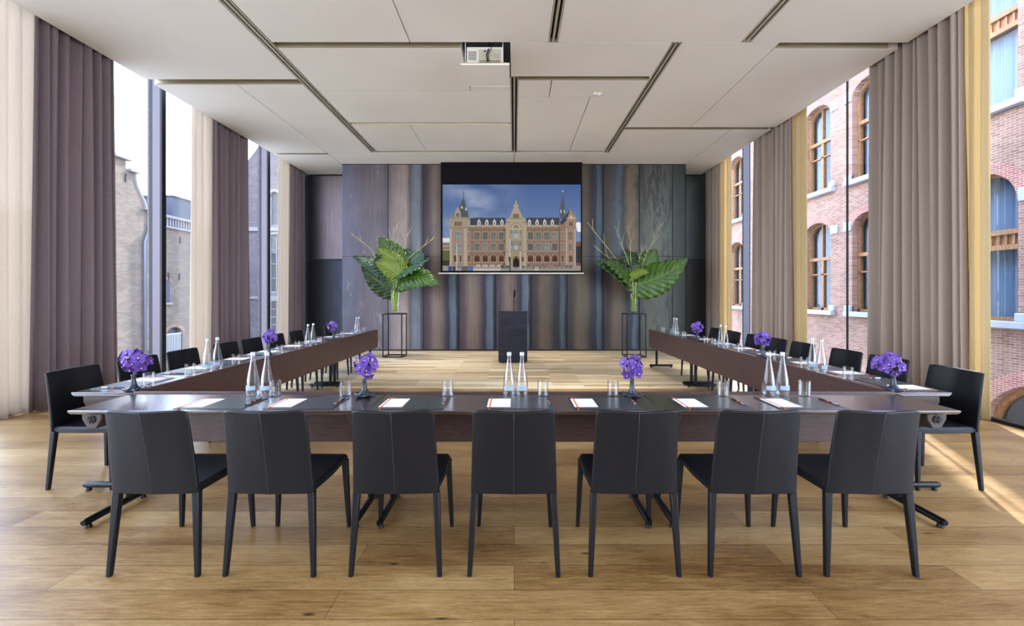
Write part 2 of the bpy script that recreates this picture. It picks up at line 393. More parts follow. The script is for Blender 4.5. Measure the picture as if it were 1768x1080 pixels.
# ---------------------------------------------------------------- room shell
XL, XR = -6.09, 5.50
SPL = 6.55
struct(bx(-6.3, 5.62, -5, SPL, -0.2, 0).build('floor', 'oak_floor'))
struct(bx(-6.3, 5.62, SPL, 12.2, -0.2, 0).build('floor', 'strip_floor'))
EL, ER = -5.77, 5.25
panels = []
def P(x0, x1, y0, y1): panels.append((x0, x1, y0, y1))
P(EL, -3.38, -5, 6.66)
P(EL, -4.45, 6.82, 10.14); P(EL, -4.45, 10.23, 12.1); P(-4.45, -3.38, 6.82, 10.12)
P(-3.24, -1.39, -5, 5.68); P(-1.39, 0.456, -5, 5.68)
P(-3.24, -0.72, 5.81, 7.02); P(-0.72, -0.06, 6.88, 7.02)
P(-3.24, -0.06, 7.02, 8.34); P(-3.24, -2.07, 8.43, 9.98); P(-2.07, -0.06, 8.43, 9.98)
P(-0.06, 2.115, 5.68, 6.57); P(0.06, 0.59, 6.69, 7.25); P(0.59, 2.115, 6.69, 7.25)
P(0.06, 1.29, 7.25, 9.98); P(1.29, 2.115, 7.25, 9.98)
P(0.576, 3.03, -5, 5.68); P(3.15, ER, -5, 5.69)
P(2.235, 3.55, 5.68, 8.57); P(3.55, ER, 5.82, 8.57)
P(2.235, 4.43, 8.70, 10.12); P(4.43, ER, 8.70, 12.1)
P(-4.45, 0, 10.12, 10.98); P(0, 4.43, 10.12, 10.98)
P(-3.38, -3.24, 10.04, 10.12); P(-3.24, 2.235, 10.08, 10.12)
c_ = MB(); g = 0.007
for x0, x1, y0, y1 in panels:
    c_.box(x0+(g if x0 > EL else 0), x1-(g if x1 < ER else 0), y0+g, y1-g, CEIL, CEIL+0.14)
ceil = struct(c_.build('ceiling', 'ceiling_paint'))
# plenum lid, roof and the closing strip over the curtain track
lid = MB().box(EL, -0.74, -5, 12.1, CEIL+0.142, CEIL+0.2).box(-0.04, ER, -5, 12.1, CEIL+0.142, CEIL+0.2)
lid.box(-0.74, -0.04, -5, 5.66, CEIL+0.142, CEIL+0.2).box(-0.74, -0.04, 6.92, 12.1, CEIL+0.142, CEIL+0.2)
struct(lid.build('trim_1', 'slot_dark'))
struct(bx(-6.3, 5.62, -5.1, 12.3, 5.55, 5.75).build('trim_2', 'roof_grey'))
struct(MB().box(EL, EL+0.06, -5, 12.1, CEIL+0.2, 5.55).box(ER-0.06, ER, -5, 12.1, CEIL+0.2, 5.55).build('trim_3', 'wall_paint'))
# recessed slots: tan metal lining
for i, (x0, x1, y0, y1) in enumerate([(-3.24, -0.74, 5.68, 5.81), (0.06, 2.115, 6.57, 6.69), (3.53, 5.10, 5.69, 5.82), (EL+0.03, -3.38, 6.66, 6.82),
        (-3.24, -0.06, 8.34, 8.43), (2.235, 5.18, 8.57, 8.70), (-3.24, -0.06, 9.98, 10.08), (0.06, 2.115, 9.98, 10.08), (EL+0.03, -4.47, 10.14, 10.23)]):
    t_ = MB().box(x0, x1, y0+0.005, y1-0.005, CEIL+0.10, CEIL+0.138).box(x0, x1, y1-0.012, y1+0.004, CEIL+0.004, CEIL+0.10)
    t_.box(x0, x1, y0, y0+0.010, CEIL+0.03, CEIL+0.10).box(x0, x1, y1-0.022, y1-0.012, CEIL+0.002, CEIL+0.016)
    struct(t_.build('trim_%d' % (i+4), 'slot_metal'))
# linear slot diffusers
for x, y0, y1, lb in [(-3.31, -5, 10.04, 'long slotted air diffuser on the left side of the ceiling'),
                      (0.516, -5, 5.68, 'slotted air diffuser in the ceiling right of the projector, running off the top'),
                      (3.09, -5, 5.66, 'slotted air diffuser at the upper right of the ceiling'),
                      (0.0, 6.57, 10.08, 'slotted air diffuser on the ceiling centre line towards the screen'),
                      (2.175, 5.68, 10.08, 'slotted air diffuser slanting right of the smoke detector towards the steel wall')]:
    t = tag(empty('linear_air_diffuser', (x, (y0+y1)/2, CEIL)), lb, 'air vent', 'linear diffusers in the ceiling')
    L = (y1-y0)/2-0.005; z = 0.0
    bars = MB()
    for a, b in ((-0.064, -0.046), (-0.014, 0.014), (0.046, 0.064)): bars.box(a, b, -L, L, z-0.003, z+0.05)
    bars.box(-0.064, 0.064, -L, -L+0.012, z-0.003, z+0.05).box(-0.064, 0.064, L-0.012, L, z-0.003, z+0.05)
    bars.build('frame', 'diffuser_metal', t)
    bx(-0.046, 0.046, -L, L, z+0.05, z+0.06).build('backing', 'slot_dark', t)

# projector on its lowered ceiling tile
t = tag(empty('projector_lift', (-0.39, 5.95, CEIL-0.28)), 'white ceiling tile lowered on rods under the projector', 'ceiling lift')
MB().box(-0.325, 0.325, -0.27, 0.30, -0.02, 0.0).build('tile', 'ceiling_paint', t)
MB().box(-0.325, 0.325, -0.272, -0.262, 0.0, 0.012).build('edge_trim', 'slot_metal', t)
for sx in (-0.27, 0.235):
    MB().tube([(sx, -0.2, 0), (sx, -0.2, 0.5)], 0.006, 8).build('rod', 'bar_white', t)
t = tag(empty('projector', (-0.39, 5.95, CEIL-0.28)), 'white projector showing its connector panel in the ceiling opening', 'projector')
bx(-0.25, 0.235, -0.22, 0.28, 0.012, 0.25).build('body', 'projector_white', t, bevel=0.008)
gq = MB()
for k in range(7): gq.box(-0.23, -0.12, -0.226, -0.219, 0.07+0.018*k, 0.08+0.018*k)
gq.build('grille', 'projector_grille', t)
bx(-0.09, 0.215, -0.224, -0.219, 0.028, 0.215).build('connector_panel', 'diffuser_metal', t)
for z_, k_, w_ in ((0.035, 15, 0.012), (0.056, 15, 0.009)):
    for k in range(k_): bx(-0.08+0.019*k, -0.08+w_+0.019*k, -0.228, -0.222, z_, z_+0.011).build('socket', 'slot_dark', t)
for k in range(8): bx(0.12+0.02*(k % 4), 0.128+0.02*(k % 4), -0.228, -0.222, 0.10+0.035*(k//4), 0.108+0.035*(k//4)).build('socket', 'slot_dark', t)
bx(-0.02, 0.01, -0.228, -0.222, 0.18, 0.195).build('display', 'slot_dark', t)
MB().tube([(0.03, -0.235, 0.045), (0.02, -0.26, 0.12), (0.045, -0.245, 0.2), (0.04, -0.1, 0.31), (0.06, 0.0, 0.5)], 0.009, 8).build('cable', 'cable_black', t, smooth=True)
MB().tube([(0.05, -0.235, 0.05), (0.04, -0.25, 0.13), (0.09, -0.24, 0.24), (0.12, -0.1, 0.4)], 0.005, 8).build('cable', 'cable_black', t, smooth=True)
hd = MB()
for ox in (0, 0.07): hd.lathe([(0.045, 0), (0.04, -0.02), (0.02, -0.035), (0, -0.037)], 20, (ox-0.035, 0, 0))
for i in (0,):
    o = hd.build('smoke_detector', 'bar_white', None, smooth=True, loc=(1.39, 7.12, CEIL)); tag(o, 'small white twin smoke detector on the ceiling right of centre', 'smoke detector')

# steel end wall: panels are parts of the wall
WY = 10.98
wb = struct(bx(-4.44, 4.43, WY+0.03, WY+0.2, 0.0, CEIL+0.1).build('wall_back', 'steel_black'))
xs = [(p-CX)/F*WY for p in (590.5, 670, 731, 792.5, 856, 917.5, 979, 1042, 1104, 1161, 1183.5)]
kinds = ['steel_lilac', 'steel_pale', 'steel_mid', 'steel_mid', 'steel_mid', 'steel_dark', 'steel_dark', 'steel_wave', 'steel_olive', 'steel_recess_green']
ZS = 2.43
def upanel(x0, x1, z0, z1, y, mt, name='steel_panel', par=wb, d=0.025):
    b = MB(); b.add([(x0, y, z0), (x1, y, z0), (x1, y, z1), (x0, y, z1)], [(0, 1, 2, 3)], [(0, 0), (1, 0), (1, 1), (0, 1)])
    b.add([(x0, y+d, z0), (x1, y+d, z0), (x1, y+d, z1), (x0, y+d, z1), (x0, y, z0), (x1, y, z0), (x1, y, z1), (x0, y, z1)],
          [(0, 4, 7, 3), (5, 1, 2, 6), (7, 6, 2, 3), (0, 1, 5, 4)])
    return b.build(name, mt, par)
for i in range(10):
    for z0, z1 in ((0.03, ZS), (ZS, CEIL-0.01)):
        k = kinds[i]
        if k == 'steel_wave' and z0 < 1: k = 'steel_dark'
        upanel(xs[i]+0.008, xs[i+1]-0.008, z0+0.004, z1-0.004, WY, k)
struct(bx(-4.44, 4.43, WY-0.02, WY+0.03, 0, 0.03).build('baseboard_back', 'steel_black'))
RY = 11.9
wl = struct(bx(-6.3, -4.2, RY+0.03, RY+0.2, 0.0, 5.4).build('wall_back_left', 'steel_black'))
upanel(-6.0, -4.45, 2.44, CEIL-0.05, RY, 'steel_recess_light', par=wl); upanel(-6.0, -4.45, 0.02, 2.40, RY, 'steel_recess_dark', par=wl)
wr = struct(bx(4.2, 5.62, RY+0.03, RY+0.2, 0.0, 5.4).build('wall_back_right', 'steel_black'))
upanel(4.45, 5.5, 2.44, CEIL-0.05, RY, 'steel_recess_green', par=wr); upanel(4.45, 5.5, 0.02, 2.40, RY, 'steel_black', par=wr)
struct(bx(-4.44, -4.40, WY+0.03, RY+0.1, 0, CEIL+0.1).build('wall_side_left', 'steel_black'))
struct(bx(4.39, 4.43, WY+0.03, RY+0.1, 0, CEIL+0.1).build('wall_side_right', 'steel_black'))
struct(bx(-6.3, 5.62, -5.1, -5.0, 0, 5.55).build('wall_rear', 'wall_paint'))

# glazed side walls: one window per bay
ys_l = [-4.98, 1.03, 4.08, 7.14, 10.20, 12.0]
for i in range(len(ys_l)-1):
    w = struct(bx(XL-0.012, XL+0.012, ys_l[i]+0.06, ys_l[i+1]-0.06, 0.04, 5.5).build('window_%d' % (i+1), 'window_glass'))
    fr = MB().box(XL-0.05, XL+0.05, ys_l[i]-0.06, ys_l[i+1]-0.06, 0, 0.06).box(XL-0.05, XL+0.05, ys_l[i]+0.06, ys_l[i+1]-0.06, 5.45, 5.55)
    fr.build('window_frame', 'mullion_dark', w)
    if i:
        y = ys_l[i]
        bx(XL+0.06, XL+0.18, y-0.045, y+0.045, 0, 5.54).build('mullion', 'mullion', w)
        MB().box(XL-0.03, XL+0.06, y-0.04, y+0.04, 0, 5.54).build('mullion_gasket', 'mullion_dark', w)
        MB().box(XL+0.18, XL+0.215, y-0.045, y+0.045, 0, 5.54).build('mullion_cap', 'mullion_dark', w)
ys_r = [-4.98, 1.2, 4.1, 7.03, 9.95, 12.0]
for i in range(len(ys_r)-1):
    w = struct(bx(XR-0.012, XR+0.012, ys_r[i]+0.008, ys_r[i+1]-0.008, 0.04, 5.5).build('window_%d' % (i+6), 'window_glass'))
    MB().box(XR-0.04, XR+0.04, ys_r[i]+0.01, ys_r[i+1]-0.01, 0, 0.04).box(XR-0.04, XR+0.04, ys_r[i]+0.01, ys_r[i+1]-0.01, 5.47, 5.55).build('window_frame', 'mullion_dark', w)
    if i == 4: bx(XR-0.16, XR-0.014, ys_r[i]-0.02, ys_r[i]+0.02, 0, 5.54).build('glazing_fin', 'zinc', w)
    if i: bx(XR-0.014, XR+0.014, ys_r[i]-0.008, ys_r[i]+0.008, 0, 5.54).build('glazing_joint', 'mullion_dark', w)

# ---------------------------------------------------------------- neighbouring buildings
def facade(P_, s0, s1, zb, top, holes, depth=0.28):
    """P_(s,z,d)->point. holes: (s0,s1,z0,zspring,rise). returns wall MB, reveals MB"""
    w = MB(); rvs = {h: MB() for h in holes}
    cols = sorted(set([s0, s1]+[h[0] for h in holes]+[h[1] for h in holes]))
    topf = top if callable(top) else (lambda s: top)
    for a, b in zip(cols[:-1], cols[1:]):
        hs = sorted([h for h in holes if h[0] <= a+1e-6 and h[1] >= b-1e-6], key=lambda h: h[2])
        nn = 10 if hs or callable(top) else 1
        for i in range(nn):
            sa = a+(b-a)*i/nn; sb = a+(b-a)*(i+1)/nn
            za = zb; zc = zb
            for h in hs:
                w.add([P_(sa, za, 0), P_(sb, zc, 0), P_(sb, h[2], 0), P_(sa, h[2], 0)], [(0, 1, 2, 3)])
                arc = lambda s: h[3]+h[4]*math.sqrt(max(0, 1-((s-(h[0]+h[1])/2)/((h[1]-h[0])/2))**2))
                za, zc = arc(sa), arc(sb)
                rvs[h].add([P_(sa, za, 0), P_(sb, zc, 0), P_(sb, zc, depth), P_(sa, za, depth)], [(0, 1, 2, 3)])
            w.add([P_(sa, za, 0), P_(sb, zc, 0), P_(sb, topf(sb), 0), P_(sa, topf(sa), 0)], [(0, 1, 2, 3)])
    for h in holes:
        rv = rvs[h]
        for s in (h[0], h[1]): rv.add([P_(s, h[2], 0), P_(s, h[3], 0), P_(s, h[3], depth), P_(s, h[2], depth)], [(0, 1, 2, 3)])
        rv.add([P_(h[0], h[2], 0), P_(h[1], h[2], 0), P_(h[1], h[2], depth), P_(h[0], h[2], depth)], [(0, 1, 2, 3)])
    return w, list(rvs.values())
def pbox(mb, P_, s0, s1, z0, z1, d0, d1):
    vs = [P_(s, z, d) for z in (z0, z1) for d in (d0, d1) for s in (s0, s1)]
    mb.add(vs, [(0, 2, 3, 1), (4, 5, 7, 6), (0, 1, 5, 4), (2, 6, 7, 3), (0, 4, 6, 2), (1, 3, 7, 5)])
    return mb
def arcband(mb, P_, s0, s1, zs, rise, t, d0, d1, seg=16):
    c = (s0+s1)/2; r = (s1-s0)/2
    for i in range(seg):
        q = []
        for j in (i, i+1):
            a = PI-PI*j/seg; ca, sa = math.cos(a), math.sin(a)
            q.append(((c+r*ca, zs+rise*sa), (c+(r+t)*ca, zs+(rise+t)*sa)))
        vs = [P_(p[0], p[1], d) for d in (d0, d1) for p in (q[0][0], q[0][1], q[1][1], q[1][0])]
        mb.add(vs, [(0, 1, 2, 3), (7, 6, 5, 4), (0, 4, 5, 1), (1, 5, 6, 2), (2, 6, 7, 3), (3, 7, 4, 0)])
    return mb
def archpane(mb, P_, s0, s1, z0, zs, rise, d, seg=14):
    c = (s0+s1)/2; r = (s1-s0)/2
    pts = [P_(s0, z0, d), P_(s1, z0, d)]+[P_(c+r*math.cos(PI*j/seg), zs+rise*math.sin(PI*j/seg), d) for j in range(seg+1)]
    mb.add(pts, [tuple(range(len(pts)))]); return mb

# right: brick facade close to the glass
DX = 9.5
PR = lambda s, z, d: (DX+d, s, z)
bld = tag(empty('brick_building', (DX, 12, -3)), 'tall red brick building with arched wooden windows close outside the right glass', 'building')
bld_off = Vector(bld.location)
def bp(o): o.parent = bld; o.location = -bld_off; return o
holes = []
near = [(8.03, 9.25, 0.94, 3.25, 0.62), (8.03, 9.25, 5.15, 7.6, 0.25), (6.1, 8.6, -2.6, -1.15, 1.0)]
win = []
for c0 in (11.4, 13.35, 15.9, 18.2):
    for z0, zs, rise in ((0.97, 3.30, 0.38), (4.65, 6.95, 0.36)):
        win.append((c0-0.57, c0+0.57, z0, zs, rise))
TOPR = 8.1
w, rv = facade(PR, 2.0, 24.0, -3.0, TOPR, near+win)
bp(w.build('wall', 'brick_red'))
bp(bx(DX+1.2, DX+7, 2.0, 24.0, -3.0, TOPR).build('inner_wall', 'dark_room')); bp(bx(DX, DX+7, 2.0, 24.0, TOPR, TOPR+0.15).build('roof', 'slate'))
for a_, b_, z_ in ((2.0, 12.3, 8.75), (13.6, 14.75, 8.75), (14.75, 15.4, 8.75), (15.4, 17.5, 8.75), (19.4, 30.0, 8.75)):  # unseen blocks added above the roof, spaced to shape the sun patches
    zt_ = 10.2 if a_ == 14.75 else 13.5
    bp(bx(DX, DX+0.12, a_, b_, TOPR+0.15, zt_).build('sun_blocker', 'brick_red'))
for q_ in rv: bp(q_.build('reveal', 'brick_red'))
def window_set(P_, h, par, nearby=False, wood='window_wood'):
    s0, s1, z0, zs, rise = h; c = (s0+s1)/2
    off = -Vector(par.location)
    def ad(o, pp=par):
        o.parent = pp
        o.location = off if pp is par else (0, 0, 0); return o
    f = MB(); d0, d1 = 0.16, 0.26; fw = 0.07
    pbox(f, P_, s0, s0+fw, z0, zs, d0, d1); pbox(f, P_, s1-fw, s1, z0, zs, d0, d1); pbox(f, P_, s0, s1, z0, z0+fw, d0, d1)
    arcband(f, P_, s0+fw, s1-fw, zs, max(rise-fw, 0.05), fw, d0, d1)
    if nearby:
        zt = z0+(zs-z0)*0.60
        pbox(f, P_, s0, s1, zt, zt+0.10, d0-0.03, d1); pbox(f, P_, s0, s1, zt+0.30, zt+0.40, d0-0.03, d1); pbox(f, P_, s0, s1, zt+0.1, zt+0.3, d0+0.04, d1)
        for k in range(9):
            q = s0+0.08+k*(s1-s0-0.16)/8; pbox(f, P_, q-0.02, q+0.02, zt+0.1, zt+0.3, d0+0.01, d1)
    else:
        zt = z0+(zs-z0)*0.66
        pbox(f, P_, s0, s1, zt, zt+0.10, d0-0.02, d1); pbox(f, P_, c-0.05, c+0.05, z0, zt, d0, d1)
        pbox(f, P_, s0, s1, zt-0.45, zt-0.41, d0, d1); pbox(f, P_, c-0.02, c+0.02, zt, zs+rise*0.9, d0, d1)
    fo = ad(f.build('window', wood))
    ad(archpane(MB(), P_, s0, s1, z0, zs, rise, 0.21).build('pane', 'outer_glass'), fo)
    cu = MB()
    cu.grid(60, 1, lambda u, v: P_(s0-0.05+(s1-s0+0.1)*u, z0-0.1+(zs+rise-z0+0.2)*v, 0.42+0.045*math.sin(u*95)+0.03*math.sin(u*41)), False)
    ad(cu.build('curtain', 'net_curtain', smooth=True), fo)
for h in win: window_set(PR, h, bld)
for h in near[:2]: window_set(PR, h, bld, True)
st = None
for i, h in enumerate(win+near[:2]):
    s0, s1, z0, zs, rise = h
    sl = pbox(MB(), PR, s0-0.18, s1+0.18, z0-0.14, z0, -0.14, 0.16)
    pbox(sl, PR, s0-0.2, s0, z0-0.0, z0+0.16, -0.08, 0.05); pbox(sl, PR, s1, s1+0.2, z0-0.0, z0+0.16, -0.08, 0.05)
    bp(sl.build('window_sill', 'stone_pale', bevel=0.015))
    ar = arcband(MB(), PR, s0, s1, zs, rise, 0.22, -0.02, 0.1); bp(ar.build('brick_arch', 'brick_arch'))
    k = pbox(MB(), PR, s0-0.30, s0-0.02, zs-0.06, zs+0.2, -0.04, 0.05); pbox(k, PR, s1+0.02, s1+0.30, zs-0.06, zs+0.2, -0.04, 0.05)
    bp(k.build('springer_stone', 'stone_pale', bevel=0.02))
h = near[2]
bp(arcband(MB(), PR, h[0], h[1], h[3], h[4], 0.28, -0.03, 0.1, 24).build('brick_arch', 'brick_arch'))
f = arcband(MB(), PR, h[0]+0.1, h[1]-0.1, h[3], h[4]-0.1, 0.1, 0.14, 0.24); pbox(f, PR, 7.3, 7.4, -2.6, -0.2, 0.14, 0.24); pbox(f, PR, 6.1, 8.6, -1.2, -1.1, 0.14, 0.24)
fo = bp(f.build('window', 'window_wood')); 
o = archpane(MB(), PR, h[0], h[1], h[2], h[3], h[4], 0.2).build('pane', 'outer_glass'); o.parent = fo
o = pbox(MB(), PR, 5.9, 8.8, -3.0, 0.1, 0.9, 1.0).build('room_behind', 'dark_room'); o.parent = fo

# left: beige brick gabled building
GX = -20.0
PL = lambda s, z, d: (GX-d, s, z)
lb = tag(empty('brick_building', (GX, 24, -3)), 'sunlit beige brick building with a curved gable outside the left glass', 'building')
def lp(o): o.parent = lb; o.location = -Vector(lb.location); return o
prof = [(19.0, 8.36), (21.9, 8.36), (21.95, 7.9), (22.4, 7.86), (22.48, 7.3), (22.7, 6.95), (22.95, 6.5), (23.1, 6.1), (23.5, 6.05), (23.9, 5.9), (24.0, 5.35), (28.5, 5.35)]
def ltop(s):
    for (a, za), (b, zb) in zip(prof[:-1], prof[1:]):
        if s <= b: return za+(zb-za)*(s-a)/(b-a)
    return prof[-1][1]
wA = (24.05, 24.72, 0.98, 2.15, 0.14); wB = (24.45, 25.65, -1.95, -0.85, 0.38)
w = MB(); rv = MB()
cuts = [19.0]+[p[0] for p in prof[1:]]
segs = [(19.0, 21.9, []), (21.9, 21.95, []), (21.95, 22.4, []), (22.4, 22.48, []), (22.48, 22.7, []), (22.7, 22.95, []), (22.95, 23.1, []), (23.1, 23.5, []), (23.5, 23.9, []), (23.9, 24.0, []), (24.0, 28.5, [wA, wB])]
for a, b, hs in segs:
    aa, bb = a, b
    w1, r1 = facade(PL, aa, bb, -3.0, (lambda s: ltop(s)), [h for h in hs][:1] if hs else [])
    if hs: w1, r1 = facade(PL, aa, bb, -3.0, 5.35, [wA] if False else [wB])
    w.add(w1.v, w1.f)
    for q_ in r1: rv.add(q_.v, q_.f)
lp(w.build('wall', 'brick_beige')); lp(bx(GX-7, GX-0.6, 19, 28.5, -3, 5.3).build('inner_wall', 'dark_room')); lp(rv.build('reveal', 'brick_beige'))
# upper window set on the wall face with its own deep frame
f = pbox(MB(), PL, wA[0], wA[1], wA[2], wA[3]+0.1, -0.01, 0.02); fo = lp(f.build('window', 'dark_room'))
b_ = MB()
for k in range(5): pbox(b_, PL, wA[0]+0.1+0.12*k, wA[0]+0.12+0.12*k, wA[2], wA[3], -0.06, -0.04)
o = b_.build('window_bars', 'zinc'); o.parent = fo
lp(arcband(MB(), PL, wA[0], wA[1], wA[3], 0.16, 0.16, -0.03, 0.03).build('brick_arch', 'brick_old'))
lp(pbox(MB(), PL, wA[0]-0.1, wA[1]+0.1, wA[2]-0.12, wA[2], -0.12, 0.1).build('window_sill', 'stone_grey'))
f = pbox(MB(), PL, wB[0], wB[1], wB[2], wB[3]+0.4, 0.26, 0.3); fo = lp(f.build('window', 'slate'))
b_ = MB()
for k in range(10): pbox(b_, PL, wB[0]+0.1+0.11*k, wB[0]+0.13+0.11*k, wB[2], wB[3], 0.05, 0.08)
pbox(b_, PL, wB[0], wB[1], wB[3]-0.05, wB[3]+0.02, 0.05, 0.08)
o = b_.build('window_bars', 'stone_pale'); o.parent = fo
lp(arcband(MB(), PL, wB[0], wB[1], wB[3], wB[4], 0.2, -0.03, 0.05).build('brick_arch', 'brick_old'))
lp(pbox(MB(), PL, wB[0]-0.12, wB[1]+0.12, wB[2]-0.16, wB[2], -0.15, 0.1).build('window_sill', 'stone_grey'))
# gable coping following the curve
cp = MB()
cur = [(22.40, 7.86), (22.46, 7.5), (22.56, 7.15), (22.75, 6.82), (22.95, 6.5), (23.08, 6.15)]
cp.tube([PL(s+0.03, z, 0.0) for s, z in cur], 0.075, 6)
pbox(cp, PL, 21.2, 22.15, 8.36, 8.52, -0.2, 0.4); pbox(cp, PL, 22.0, 22.6, 7.84, 7.96, -0.2, 0.4); pbox(cp, PL, 22.9, 23.7, 6.02, 6.14, -0.2, 0.4)
lp(cp.build('gable_coping', 'stone_grey'))
ba = MB(); pbox(ba, PL, 23.9, 26.6, 5.85, 6.0, -0.2, 0.3); pbox(ba, PL, 23.9, 26.4, 5.28, 5.38, -0.15, 0.3)
for k in range(12): pbox(ba, PL, 24.0+0.2*k, 24.09+0.2*k, 5.38, 5.85, -0.1, 0.05)
pbox(ba, PL, 26.3, 26.6, 5.28, 5.95, -0.15, 0.3)
lp(ba.build('balustrade', 'stone_grey')); lp(pbox(MB(), PL, 24, 26.4, 5.35, 5.9, 0.3, 0.4).build('parapet', 'brick_dark'))
lp(MB().add([PL(22.5, 5.6, 0.5), PL(29, 5.6, 0.5), PL(29, 7.6, 3.0), PL(22.5, 7.6, 3.0)], [(0, 1, 2, 3)]).build('roof', 'roof_pale', solid=0.1))
for s0, s1, zt in ((23.0, 24.1, 6.9), (25.6, 27.6, 7.35)):
    f = pbox(MB(), PL, s0, s1, 5.5, zt, 0.55, 2.6); fo = lp(f.build('dormer', 'slate'))
    o = pbox(MB(), PL, s0-0.1, s1+0.1, zt, zt+0.06, 0.45, 2.7).build('dormer_cap', 'zinc'); o.parent = fo
lp(MB().tube([PL(23.3, 5.9, -0.1), PL(23.3, 5.3, -0.1), PL(22.92, 4.3, -0.1), PL(22.92, -3, -0.1)], 0.06, 8).build('drainpipe', 'zinc', smooth=True))
for s, z in ((21.9, 7.5), (23.3, 5.35), (25.45, 4.75), (26.6, 4.7), (24.6, 2.55), (25.4, 2.55), (26.4, 2.55)):
    lp(pbox(MB(), PL, s-0.04, s+0.04, z-0.25, z+0.15, -0.06, 0).build('wall_anchor', 'iron'))

# far: dark brick wing
PF = lambda s, z, d: (s, 34+d, z)
db = tag(empty('brick_building', (-19, 34, -3)), 'dark brick wing with arched stone windows seen through the far left glass', 'building')
def dp(o): o.parent = db; o.location = -Vector(db.location); return o
fw_ = [(-19.55, -18.75, 6.9, 9.2, 0.45), (-18.5, -17.7, 6.9, 9.2, 0.45), (-19.6, -17.4, 1.6, 6.2, 0.05), (-19.6, -17.4, -1.6, 0.9, 0.05)]
w, rv = facade(PF, -21.9, -14.0, -3.0, lambda s: 12.0+min(max((s+21.4)*1.3, 0), 4.0), fw_)
dp(w.build('wall', 'brick_dark'))
for q_ in rv: dp(q_.build('reveal', 'stone_grey'))
for h in fw_:
    s0, s1, z0, zs, rise = h
    f = MB(); pbox(f, PF, s0, s0+0.08, z0, zs, 0.1, 0.2); pbox(f, PF, s1-0.08, s1, z0, zs, 0.1, 0.2); pbox(f, PF, s0, s1, z0, z0+0.1, 0.1, 0.2)
    if s1-s0 > 1.5:
        for q in range(1, 4): pbox(f, PF, s0+(s1-s0)*q/4-0.03, s0+(s1-s0)*q/4+0.03, z0, zs, 0.1, 0.2)
        for q in range(1, 4): pbox(f, PF, s0, s1, z0+(zs-z0)*q/4-0.03, z0+(zs-z0)*q/4+0.03, 0.1, 0.2)
    fo = dp(f.build('window', 'stone_grey'))
    o = archpane(MB(), PF, s0, s1, z0, zs, rise, 0.18).build('pane', 'outer_glass'); o.parent = fo
    o = pbox(MB(), PF, s0-0.1, s1+0.1, z0-0.1, zs+rise+0.1, 0.5, 0.55).build('room_behind', 'dark_room'); o.parent = fo
    dp(arcband(MB(), PF, s0, s1, zs, rise, 0.22, -0.06, 0.1).build('stone_arch', 'stone_grey'))
dp(pbox(pbox(MB(), PF, -21.9, -14, 6.5, 6.8, -0.15, 0.1), PF, -21.9, -14, 1.1, 1.3, -0.12, 0.1).build('stone_band', 'stone_grey'))
struct(bx(-60, 60, -20, 80, -3.3, -3.0).build('ground', 'paving'))

# ---------------------------------------------------------------- curtains
def drape(x, y0, y1, mt, name, folds, amp, seed, z1=5.3, flare=1.06, sgn=1):
    rnd = random.Random(seed); ph = [rnd.uniform(0, 6.28) for _ in range(6)]
    nu = folds*14; yc = (y0+y1)/2
    def fn(u, v):
        k = 1+(flare-1)*(1-v)
        w_ = u+0.030*math.sin(u*15+ph[0])+0.014*math.sin(u*31+ph[1])+0.012*(1-v)*math.sin(u*9+ph[4])
        y = yc+(y0-yc+(y1-y0)*w_)*k
        a = amp*(0.70+0.30*math.sin(u*13+ph[2]))*(0.85+0.15*math.sin(v*2+ph[3]+u*7))
        s = math.sin(2*PI*folds*u+ph[3]+0.5*math.sin(v*2.2+u*11+ph[5]))
        s = 0.35*math.copysign(abs(s)**0.75, s)+0.65*(2*abs(math.sin(PI*folds*u*1.0+ph[3]/2+PI/4+0.25*math.sin(v*2.2+u*11+ph[5])))**0.8-1)
        return (x+(1 if x < 0 else -1)*(a*s+0.25*amp*math.sin(u*23+ph[1])*(1-v)), y, 0.015+(z1-0.015)*v)
    return MB().grid(nu, 14, fn).build(name, mt, None, smooth=True, solid=0.006)
g1, g2, g3, g4 = 'taupe drapes along the left glass', 'cream sheers along the left glass', 'taupe drapes along the right glass', 'sheers tinted backlit gold along the right glass'
def cur(o, lb, g): return tag(o, lb, 'curtain', g)
cur(drape(-5.90, 5.20, 6.24, 'drape_left', 'heavy_curtain', 8, 0.13, 1, flare=1.12), 'wide dark taupe curtain nearest the camera on the left', g1)
cur(drape(-5.90, 8.30, 9.36, 'drape_left', 'heavy_curtain', 8, 0.12, 2), 'dark taupe curtain in the middle of the left glass wall', g1)
cur(drape(-5.90, 11.25, 11.85, 'drape_left', 'heavy_curtain', 5, 0.11, 3), 'taupe curtain in the far left corner by the steel wall', g1)
cur(drape(-5.98, 4.84, 5.38, 'sheer_cream', 'sheer_curtain', 4, 0.05, 4, flare=1.03), 'sheer cream curtain at the left edge of the photo', g2)
cur(drape(-5.98, 7.90, 8.52, 'sheer_cream', 'sheer_curtain', 4, 0.06, 5), 'sheer cream curtain beside the middle left taupe curtain', g2)
cur(drape(-5.98, 10.76, 11.45, 'sheer_cream', 'sheer_curtain', 4, 0.06, 6), 'sheer cream curtain beside the far left taupe curtain', g2)
cur(drape(5.35, 5.10, 6.38, 'drape_right', 'heavy_curtain', 11, 0.125, 11), 'wide taupe curtain nearest the camera on the right', g3)
cur(drape(5.35, 8.22, 9.48, 'drape_right', 'heavy_curtain', 11, 0.12, 12), 'taupe curtain in the middle of the right glass wall', g3)
cur(drape(5.36, 11.20, 11.85, 'drape_right', 'heavy_curtain', 5, 0.09, 13), 'taupe curtain in the far right corner by the steel wall', g3)
